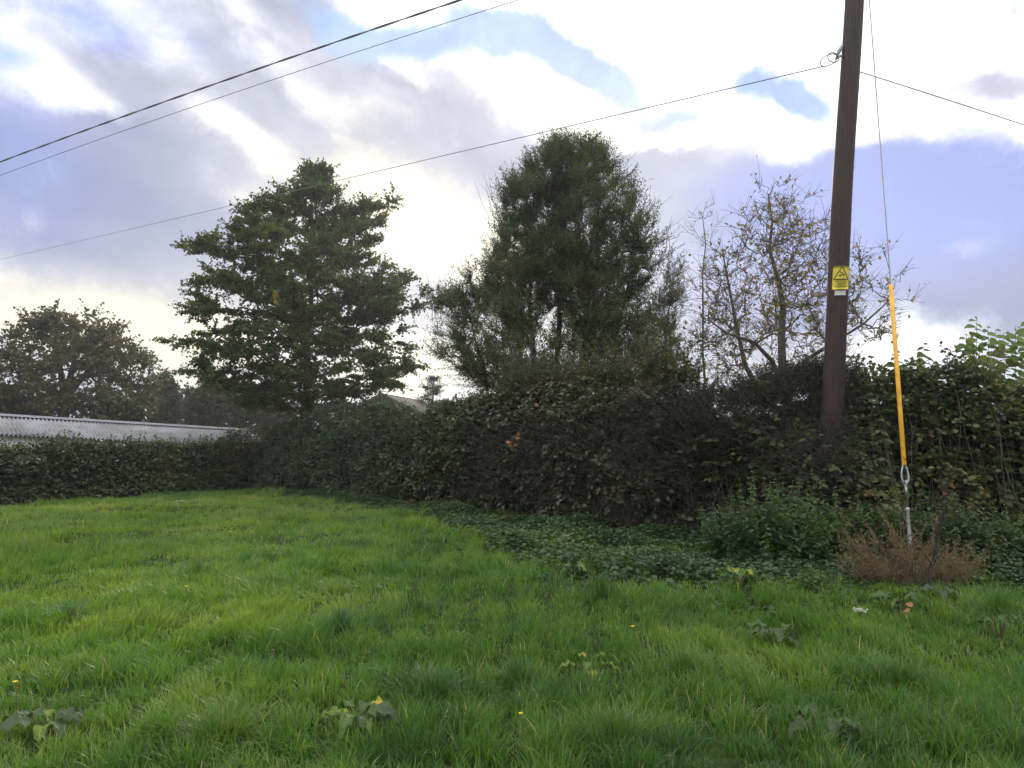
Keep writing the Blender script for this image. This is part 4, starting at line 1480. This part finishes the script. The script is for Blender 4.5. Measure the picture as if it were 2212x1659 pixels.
def ground_cover():
    rg = np.random.default_rng(400)
    n = 9000
    x = rg.uniform(CBX[0] - .5, 8.6, n * 3)
    lo = np.interp(x, CBX, CBY) + 1.1 * (fbm(np.c_[x * 1.3, x * 0], 92, 3) - .5) - .1
    hi = hedge_y(x) + .25
    y = lo + (hi - lo) * (rg.uniform(0, 1, n * 3) ** .8 * 1.12 - .12)
    w = np.clip(hi - lo, .1, 3)
    k = rg.random(n * 3) < w / 2.6
    x, y = x[k][:n], y[k][:n]
    n = len(x)
    lo = np.interp(x, CBX, CBY)
    inside = np.clip((y - lo) / .8, .2, 1)
    h = (.06 + .46 * np.clip(fbm(np.c_[x, y] * 1.7, 44, 3) - .25, 0, 1)) * inside
    b = np.c_[x, y, ground_z(x, y)]
    lean = rg.normal(0, .06, (n, 2))
    t = b + np.c_[lean, h]
    sm = MB().tubes(np.stack([b, (b + t) / 2 + np.c_[lean * .3, np.zeros(n)], t], 1), np.array([.003, .0025, .002]), 3)
    k = 7
    s = np.array([.35, .5, .62, .74, .86, .95, 1.0])[None, :, None]
    P = (b[:, None] + (t - b)[:, None] * s).reshape(-1, 3)
    a = np.tile(np.arange(k) * 1.6, n) + np.repeat(rg.uniform(0, 6.28, n), k)
    X = np.c_[np.cos(a), np.sin(a), rg.uniform(-.45, .25, n * k)]
    Z = np.c_[rg.normal(0, .3, (n * k, 2)), np.ones(n * k)]
    sz = np.tile(np.array([1.1, 1.2, 1.2, 1.1, .95, .75, .5]), n) * rg.uniform(.7, 1.2, n * k)
    o = MB().inst(*LEAF6, P, X, Z, .072 * sz * (.6 + .8 * np.repeat(vnoise(np.c_[x, y] * 2.2, 47), k)), .050 * sz * (.6 + .8 * np.repeat(vnoise(np.c_[x, y] * 2.2, 47), k)), var_of(P, rg, 1.3, 45, 1.2)).build('nettle_cover', nt_mat)
    o['kind'] = 'stuff'
    s_ = sm.build('nettle_stems', kw_stem, o)


ground_cover()


def weed_clump(name, label, u, v, r, h, n, mat, seed, ll=.098, lw=.062, stem=kw_stem, lean=.25, k=11, cat='plant', up=.2):
    rg = np.random.default_rng(seed)
    c = on_ground(u, v)
    root = thing(name, label, cat, (c[0], c[1], 0))
    a = rg.uniform(0, 6.28, n)
    q = np.sqrt(rg.uniform(0, 1, n)) * r
    b = np.c_[c[0] + q * np.cos(a) * 1.0, c[1] + q * np.sin(a) * .7, np.zeros(n)]
    n0 = n
    b[:, 2] = ground_z(b[:, 0], b[:, 1])
    hh = h * rg.uniform(.5, 1.05, n) * (1 - .45 * (q / r) ** 2)
    t = b + np.c_[np.cos(a) * q / r * lean * h + rg.normal(0, .05, n), np.sin(a) * q / r * lean * h + rg.normal(0, .05, n), hh]
    Mi = (b + t) / 2 + np.c_[rg.normal(0, .03, (n, 2)), .03 * hh]
    MB().tubes(np.stack([b, Mi, t], 1), np.array([.005, .004, .002]), 4).build('stems', stem, root, smooth=True)
    s = np.linspace(.22, 1, k)[None, :, None]
    P = ((1 - s) ** 2 * b[:, None] + 2 * s * (1 - s) * (2 * Mi - .5 * b - .5 * t)[:, None] + s * s * t[:, None])
    P = np.repeat(P, 2, 1).reshape(-1, 3)
    m = len(P)
    aa = np.tile(np.repeat(np.arange(k) * 1.57, 2) + np.tile([0, math.pi], k), n) + np.repeat(rg.uniform(0, 6.28, n), 2 * k) + rg.normal(0, .3, m)
    X = np.c_[np.cos(aa), np.sin(aa), rg.uniform(-.6, .2, m)]
    Z = np.c_[rg.normal(0, .35, (m, 2)), np.ones(m)]
    sz = np.tile(np.repeat(np.linspace(1.25, .5, k), 2), n) * rg.uniform(.7, 1.2, m)
    MB().inst(*LEAF6, P, X, Z, ll * sz, lw * sz, var_of(P, rg, 1.6, seed, .9)).build('leaves', mat, root)
    return root


wd_mat = leaf_mat('weed_leaf', [(0, (.026, .052, .020)), (.5, (.058, .110, .036)), (.9, (.105, .160, .050)), (1, (.18, .15, .05))], trans=.4, rough=.45)
weed_clump('nettle_clump', 'largest dark green nettle clump below the pole', 1660, 1222, .62, 1.15, 190, wd_mat, 501)
weed_clump('nettle_clump', 'slim pale nettle spike at the left end of the nettle clumps', 1572, 1210, .10, 0.8, 18, wd_mat, 502)
weed_clump('nettle_clump', 'brown-tinged nettle clump between the pole and the stay', 1815, 1215, .30, 1.0, 84, wd_mat, 503)
weed_clump('nettle_clump', 'nettle clump directly left of the grey anchor sleeve', 1905, 1212, .26, 0.95, 72, wd_mat, 504)
weed_clump('nettle_clump', 'tall nettle spike right of the anchor sleeve', 1990, 1220, .16, 1.2, 32, wd_mat, 505)
weed_clump('nettle_clump', 'broad nettle clump right of the stay below the bramble bank', 2090, 1225, .48, 0.95, 140, wd_mat, 506)
weed_clump('nettle_clump', 'nettle clump at the right picture edge', 2215, 1230, .42, .62, 120, wd_mat, 507)
weed_clump('ground_ivy', 'patch of pale rounded leaves at the grass edge below the nettles', 1600, 1272, .42, .20, 60, leaf_mat('mallow_leaf', [(0, (.04, .075, .02)), (1, (.10, .15, .05))], trans=.3, rough=.4), 508, ll=.075, lw=.075, k=4)
weed_clump('leafy_weed', 'bright green broad-leaved weed beside the dead plants, at the grass edge', 1745, 1286, .22, .28, 20, leaf_mat('bright_leaf', [(0, (.05, .10, .02)), (1, (.12, .20, .04))], trans=.5), 509, ll=.085, lw=.06, k=5)


def dead_clump():
    rg = np.random.default_rng(520)
    c = on_ground(1975, 1272)
    root = thing('dead_weeds', 'clump of dead reddish-brown weeds around the foot of the stay', 'plant', (c[0], c[1], 0))
    dm = solid_mat('dead_stem', (.080, .055, .032), (.18, .13, .075), 14, .9)
    n = 190
    a = rg.uniform(0, 6.28, n)
    q = np.sqrt(rg.uniform(0, 1, n)) * .52
    b = np.c_[c[0] + q * np.cos(a), c[1] + .05 + q * np.sin(a) * .6, np.zeros(n)]
    h = .98 * rg.uniform(.25, 1.1, n) * (1 - .55 * (q / .52)) * (.7 + .6 * vnoise(b[:, :2] * 6, 9))
    d = unit(np.c_[np.cos(a) * q * 1.2 + rg.normal(0, .28, n), np.sin(a) * q + rg.normal(0, .25, n), np.ones(n)])
    t = b + d * h[:, None]
    st = MB().tubes(np.stack([b, (b + t) / 2 + rg.normal(0, .02, b.shape), t], 1), np.array([.005, .004, .002]), 4)
    # branching seed heads
    k = 10
    T = np.repeat(b, k, 0) + np.repeat(t - b, k, 0) * rg.uniform(.45, 1.0, n * k)[:, None]
    dd = unit(np.repeat(d, k, 0) * .7 + rg.normal(0, .55, (n * k, 3)))
    L_ = rg.uniform(.04, .16, n * k)
    E = T + dd * L_[:, None]
    st.tubes(np.stack([T, (T + E) / 2 + rg.normal(0, .006, T.shape), E], 1), np.array([.0022, .0017, .001]), 3)
    st.build('stems', dm, root)
    k2 = 5
    P = (np.repeat(T, k2, 0) + np.repeat(E - T, k2, 0) * rg.uniform(.2, 1, n * k * k2)[:, None])
    X = unit(rg.normal(0, 1, P.shape))
    Z = unit(rg.normal(0, 1, P.shape))
    s = rg.uniform(.6, 1.4, len(P))
    sm = leaf_mat('dead_seed', [(0, (.10, .068, .036)), (.6, (.25, .17, .085)), (1, (.46, .33, .17))], trans=.3, rough=.8, spec=.2, tint=(1.1, 1, .8))
    hmask = np.clip(.5 + .6 * (P[:, 2] - .35), .1, .9)
    MB().inst(*LEAF4, P, X, Z, .016 * s, .008 * s, np.clip(hmask + rg.normal(0, .2, len(P)), 0, 1)).build('seed_heads', sm, root)
    # one dark dock stalk standing in front
    c2 = on_ground(2002, 1296)
    r2 = thing('dock_stalk', 'dark dead dock stalk standing in front of the brown weeds', 'plant', (c2[0], c2[1], 0))
    tp = at(2040, 1075, c2[1] + .05)
    s = np.linspace(0, 1, 8)[:, None]
    P = c2 + (tp - c2) * s + rg.normal(0, .008, (8, 3))
    m2 = MB().tubes(P, np.linspace(.010, .004, 8), 6)
    n = 34
    f = rg.uniform(.3, 1, n)
    A = c2 + (tp - c2) * f[:, None]
    E = A + unit(np.c_[rg.normal(.1, .4, n), rg.normal(0, .3, n), np.ones(n)]) * rg.uniform(.06, .22, n)[:, None]
    m2.tubes(np.stack([A, (A + E) / 2, E], 1), np.array([.005, .006, .003]), 5)
    m2.build('stalk', M['bark_dark'], r2, smooth=True)


dead_clump()

# ------------------------------------------------------------------ docks in the grass
dock_mat = leaf_mat('dock_leaf', [(0, (.060, .075, .045)), (.35, (.060, .105, .035)), (.6, (.075, .145, .028)), (.85, (.16, .20, .03)), (1, (.40, .34, .04))], trans=.32, rough=.55, spec=.3)


def dock(label, u, v, n, size, seed, vars_, group='docks growing in the grass', tilt=.5, z0=.06):
    rg = np.random.default_rng(seed)
    c = on_ground(u, v)
    c[2] = float(ground_z(c[0], c[1]))
    root = thing('dock_plant', label, 'plant', c, group)
    st = MB()
    for i in range(n):
        a = i * 2.4 + rg.uniform(-.4, .4)
        L_ = size * rg.uniform(.75, 1.2)
        W = L_ * rg.uniform(.34, .46)
        rise = rg.uniform(tilt * .6, tilt * 1.5)
        d = np.array([math.cos(a), math.sin(a) * .9, 0])
        side = np.array([-d[1], d[0], 0])
        r0 = rg.uniform(.04, .10)
        p0 = c + d * .015
        p1 = c + d * r0 + np.array([0, 0, z0 + rg.uniform(0, .07)])
        st.tubes(np.array([p0, (p0 + p1) / 2 + [0, 0, .01], p1]), .004, 5)
        nu, nv = 15, 7
        s = np.linspace(0, 1, nu)
        prof = np.sin(np.clip(s * 1.02, 0, 1) ** .75 * math.pi) ** .7
        V = []
        roll = rg.uniform(-.5, .5)
        fold = rg.uniform(.05, .3)
        for j, sv in enumerate(s):
            mid = p1 + d * L_ * sv * (1 - .2 * rise * sv) + np.array([0, 0, 1]) * L_ * (rise * sv - (.55 + .5 * rise) * sv * sv)
            for wv in np.linspace(-1, 1, nv):
                wave = (.012 * math.sin(sv * 17 + i * 2) + .006 * math.sin(sv * 31 + wv * 4 + i)) * abs(wv)
                V.append(mid + side * W / 2 * prof[j] * wv + np.array([0, 0, 1]) * (fold * abs(wv) * W * .5 * prof[j] + roll * wv * W * .4 * prof[j] + wave))
        ix = np.arange(nu * nv).reshape(nu, nv)
        F = np.stack([ix[:-1, :-1], ix[:-1, 1:], ix[1:, 1:], ix[1:, :-1]], -1).reshape(-1, 4)
        wv_ = np.tile(np.abs(np.linspace(-1, 1, nv)), nu)
        MB().add(np.array(V), F, np.clip(vars_[i % len(vars_)] + .16 * (wv_ < .1) + rg.normal(0, .07, nu * nv), 0, 1)).build('leaf', dock_mat, root, smooth=True)
    st.build('stalks', kw_stem, root)
    return root


dock('grey-green dock with large wilted leaves in the right-hand grass', 1675, 1395, 11, 0.213, 601, [.05, .3, .1, .55, .2], tilt=.6, z0=.10)
dock('dock with one bright yellow leaf in the lower middle grass', 775, 1578, 11, 0.205, 602, [.3, .5, .1, .98, .65, .05], tilt=.55)
dock('dull grey-green dock at the lower left corner of the grass', 100, 1612, 9, 0.205, 603, [.1, .3, .75, .15], tilt=.6)
dock('limp dark dock low in the grass at the bottom right', 1790, 1612, 9, 0.197, 604, [.02, .25, .05, .4], tilt=.35)
dock('yellowish-green dock at the centre of the lower grass', 1275, 1462, 8, 0.164, 605, [.7, .5, .86, .6], tilt=.5)
dock('dock with upright yellow-green leaves at the edge of the nettles', 1595, 1282, 8, 0.213, 606, [.45, .72, .85, .5], tilt=.85, z0=.12)
dock('pale leafy dock at the right picture edge', 2160, 1400, 10, 0.139, 607, [.3, .4, .2], tilt=.5, z0=.14)
dock('broad-leaved dock under the dead brown weeds', 1945, 1322, 9, 0.205, 608, [.4, .5, .3, .62], tilt=.7, z0=.14)
dock('small dock with a yellow tip by the ground cover, left of the nettles', 1235, 1258, 8, 0.180, 609, [.3, .66, .1, .45], tilt=.4)
dock('shrivelled grey dock at the grass edge by the right-hand weeds', 2030, 1310, 8, 0.180, 610, [.02, .1, .25], tilt=.35, z0=.10)

# ------------------------------------------------------------------ coarse tussocks standing out of the sward
ts_mat = leaf_mat('coarse_grass', [(0, (.050, .115, .070)), (.3, (.060, .135, .038)), (.6, (.095, .180, .032)), (.9, (.16, .23, .04)), (1, (.30, .26, .12))], trans=.45, rough=.36, spec=.4)


def tussock(label, u, v, r, h, n, var0, seed, arch=.7, w=.006):
    rg = np.random.default_rng(seed)
    c = on_ground(u, v)
    c[2] = float(ground_z(c[0], c[1]))
    a = rg.uniform(0, 2 * math.pi, n)
    q = np.abs(rg.normal(0, .55, n)) * r * (1 + .5 * np.sin(a * 2 + seed))
    b = np.c_[c[0] + q * np.cos(a), c[1] + q * np.sin(a), np.full(n, c[2])]
    n = len(b)
    hh = .78 * h * rg.uniform(.4, 1.15, n)
    aa = a + rg.normal(0, .6, n)
    d = np.c_[np.cos(aa), np.sin(aa), np.zeros(n)]
    bend = np.clip(arch * (.25 + .9 * q / r) * rg.uniform(.5, 1.5, n), .05, 1.5)
    wa = aa + math.pi / 2 + rg.normal(0, .4, n)
    wd = np.c_[np.cos(wa), np.sin(wa), np.zeros(n)]
    V = np.zeros((n, 9, 3))
    for k, t in enumerate([0, .3, .58, .82, 1.0]):
        p = b + np.array([0, 0, 1]) * (hh * (t - .5 * np.minimum(bend, 1.2) * t * t))[:, None] + d * (hh * bend * t * t)[:, None]
        wk = (w * rg.uniform(.7, 1.3, n) * (1 - t) ** .5 * .5)[:, None]
        if k < 4:
            V[:, 2 * k], V[:, 2 * k + 1] = p - wd * wk, p + wd * wk
        else:
            V[:, 8] = p
    base = (np.arange(n) * 9)[:, None]
    var = np.where(rg.random(n) < .03, .99, np.clip(var0 + rg.normal(0, .10, n), 0, .93))
    mb = MB().add(V.reshape(-1, 3), np.concatenate([base + np.array([2 * k, 2 * k + 1, 2 * k + 3, 2 * k + 2]) for k in range(3)]), np.repeat(var, 9))
    mb.f.append(base + np.array([6, 7, 8]))
    o = mb.build('grass_tussock', ts_mat)
    tag(o, label, 'grass tussock', 'coarse tussocks in the grass')


for i, a_ in enumerate([
    ('bluish grass tussock left of the middle of the lawn', 735, 1378, .26, .30, 420, .02, .8),
    ('dark green tussock in the far grass, left of the middle', 425, 1248, .28, .34, 380, .30, .5),
    ('broad dark tussock low in the middle, above the dock with the yellow leaf', 935, 1520, .26, .30, 480, .30, .9),
    ('dark tussock low and right of the middle, left of the lone buttercup', 1120, 1475, .24, .28, 420, .34, .8),
    ('long arching tussock at the lower right, before the pale leafy dock', 1940, 1500, .34, .27, 560, .40, 1.0),
    ('dark tussock beside the grey-green dock with wilted leaves', 1480, 1470, .26, .24, 420, .40, .8),
    ('bluish tussock by the left edge of the lawn', 150, 1345, .26, .28, 340, .10, .8),
    ('upright dark rushy tussock in front of the ground cover', 1300, 1318, .20, .42, 240, .30, .35),
    ('tall tussock at the far right edge, under the weeds', 2160, 1345, .30, .40, 420, .40, .8),
    ('yellowish flattened tussock at the bottom edge, left of the middle', 480, 1625, .30, .30, 560, .80, 1.2),
    ('pale tussock at the very bottom, right of the middle', 1330, 1615, .26, .30, 480, .62, .9),
    ('rushy dark tussock in the middle distance, left of centre', 905, 1335, .20, .34, 220, .26, .4),
]):
    tussock(a_[0], *a_[1:7], 900 + i, a_[7])

# ------------------------------------------------------------------ flowers and fallen leaves
yl = leaf_mat('yellow_petal', [(0, (.75, .45, .01)), (1, (.9, .65, .02))], trans=.3, rough=.5, tint=(1, 1, 1))
wh = leaf_mat('white_petal', [(0, (.55, .53, .45)), (1, (.8, .78, .7))], trans=.3, rough=.6, tint=(1, 1, 1))
pk = leaf_mat('pink_petal', [(0, (.35, .10, .22)), (1, (.5, .16, .3))], trans=.3, tint=(1, 1, 1))


def flower(label, u, v, h, r, kind, seed):
    rg = np.random.default_rng(seed)
    c = on_ground(u, v, h)
    b = np.array([c[0] + .01, c[1], float(ground_z(c[0], c[1]))])
    nm = {'y': 'yellow_flower', 'w': 'white_flower', 'p': 'pink_flower'}[kind]
    root = thing(nm, label, 'flower', b, 'small flowers in the grass')
    MB().tubes(np.array([b, (b + c) / 2 + [.008, 0, 0], c]), .0022, 5).build('stem', kw_stem, root)
    mb = MB()
    if kind == 'w':
        st = MB()
        for i in range(16):
            a = i * 2.4
            q = r * math.sqrt((i + .5) / 16)
            e_ = c + np.array([q * math.cos(a), q * math.sin(a), .02 + .008 * rg.normal()])
            st.tubes(np.array([c - [0, 0, .03], (c + e_) / 2 - [0, 0, .008], e_]), .001, 4)
            m = 9
            X = np.c_[rg.normal(0, 1, (m, 2)), rg.normal(0, .3, m)]
            mb.inst(*LEAF4, np.repeat(e_[None], m, 0) + rg.normal(0, .006, (m, 3)), X, np.tile([0, 0, 1.0], (m, 1)) + rg.normal(0, .2, (m, 3)), np.full(m, .011), np.full(m, .009), rg.random(m))
        st.build('rays', kw_stem, root)
        mb.build('umbel', wh, root)
    else:
        n = 6 if kind == 'y' else 14
        a = np.arange(n) * 2 * math.pi / n
        X = np.c_[np.cos(a), np.sin(a), np.full(n, .7)]
        Z = np.c_[-np.cos(a) * .6, -np.sin(a) * .6, np.ones(n)]
        mb.inst(*LEAF6, np.repeat(c[None], n, 0), X, Z, np.full(n, r), np.full(n, r * (.9 if kind == 'y' else .4)), rg.random(n))
        mb.build('petals', yl if kind == 'y' else pk, root)


for i, (lb, u, v, h, r, kd) in enumerate([
    ('yellow flower at the left edge of the lower grass', 33, 1475, .20, .020, 'y'),
    ('yellow buttercup alone in the grass right of the middle', 1367, 1355, .24, .020, 'y'),
    ('yellow buttercup near the bottom middle of the grass', 1125, 1543, .20, .016, 'y'),
    ('tiny yellow flower in the far grass, nearer the left', 402, 1268, .2, .022, 'y'),
    ('tiny yellow flower in the far grass towards the hedge corner', 498, 1150, .2, .028, 'y'),
    ('flat white flower head at the grass edge before the dead weeds', 1857, 1322, .24, .058, 'w'),
    ('flat white flower head at the far hedge foot, left', 390, 1084, .3, .14, 'w'),
    ('tiny pink clover head in the middle of the grass', 590, 1405, .17, .014, 'p'),
]):
    flower(lb, u, v, h, r, kd, 700 + i)


def loose_leaf(label, pts, size, mat, seed, name='fallen_leaf', cat='leaf', group=None):
    rg = np.random.default_rng(seed)
    P = np.array(pts)
    n = len(P)
    X = np.c_[rg.normal(0, 1, n), rg.normal(0, .4, n), rg.normal(0, .5, n)]
    Z = np.c_[rg.normal(0, .3, n), np.full(n, -.8), np.full(n, .6)]
    o = MB().inst(*LEAFB, P, X, Z, np.full(n, size), np.full(n, size * .85), rg.random(n)).build(name, mat)
    tag(o, label, cat, group)


om = leaf_mat('orange_leaf', [(0, (.34, .12, .05)), (1, (.46, .20, .09))], trans=.4, tint=(1.1, 1, .7))
c = on_ground(1966, 1318, .16)
loose_leaf('brown-orange withered leaf caught on the dock below the dead weeds', [c, c + [.02, -.01, .04]], .058, om, 801)
xg = hx(1115)
for uu, vv, sd, lb in ((1105, 962, 802, 'larger orange leaf spray on the dark face of the hedge'), (1122, 945, 803, 'smaller orange leaf just above the orange spray on the hedge')):
    yy = float(hedge_y(xg)) - .12
    p = at(uu, vv, yy)
    r_ = np.random.default_rng(sd)
    loose_leaf(lb, p + r_.normal(0, .05 if sd == 802 else .02, (7 if sd == 802 else 3, 3)), .10, om, sd, 'orange_leaves', 'leaf spray')


# ------------------------------------------------------------------ thin air volume added to imitate lens glare around the sun
def glare_haze():
    mb = MB().box((0, 60, 19.5), (140, 140, 22))
    m, nt, out = new_mat('glare_air')
    v = nt.nodes.new('ShaderNodeVolumePrincipled')
    v.inputs['Color'].default_value = (.95, .96, 1.0, 1)
    v.inputs['Density'].default_value = HAZE
    v.inputs['Anisotropy'].default_value = .6
    nt.links.new(v.outputs[0], out.inputs['Volume'])
    o = mb.build('glare_haze', m)
    o['kind'] = 'stuff'


HAZE = .0008
glare_haze()
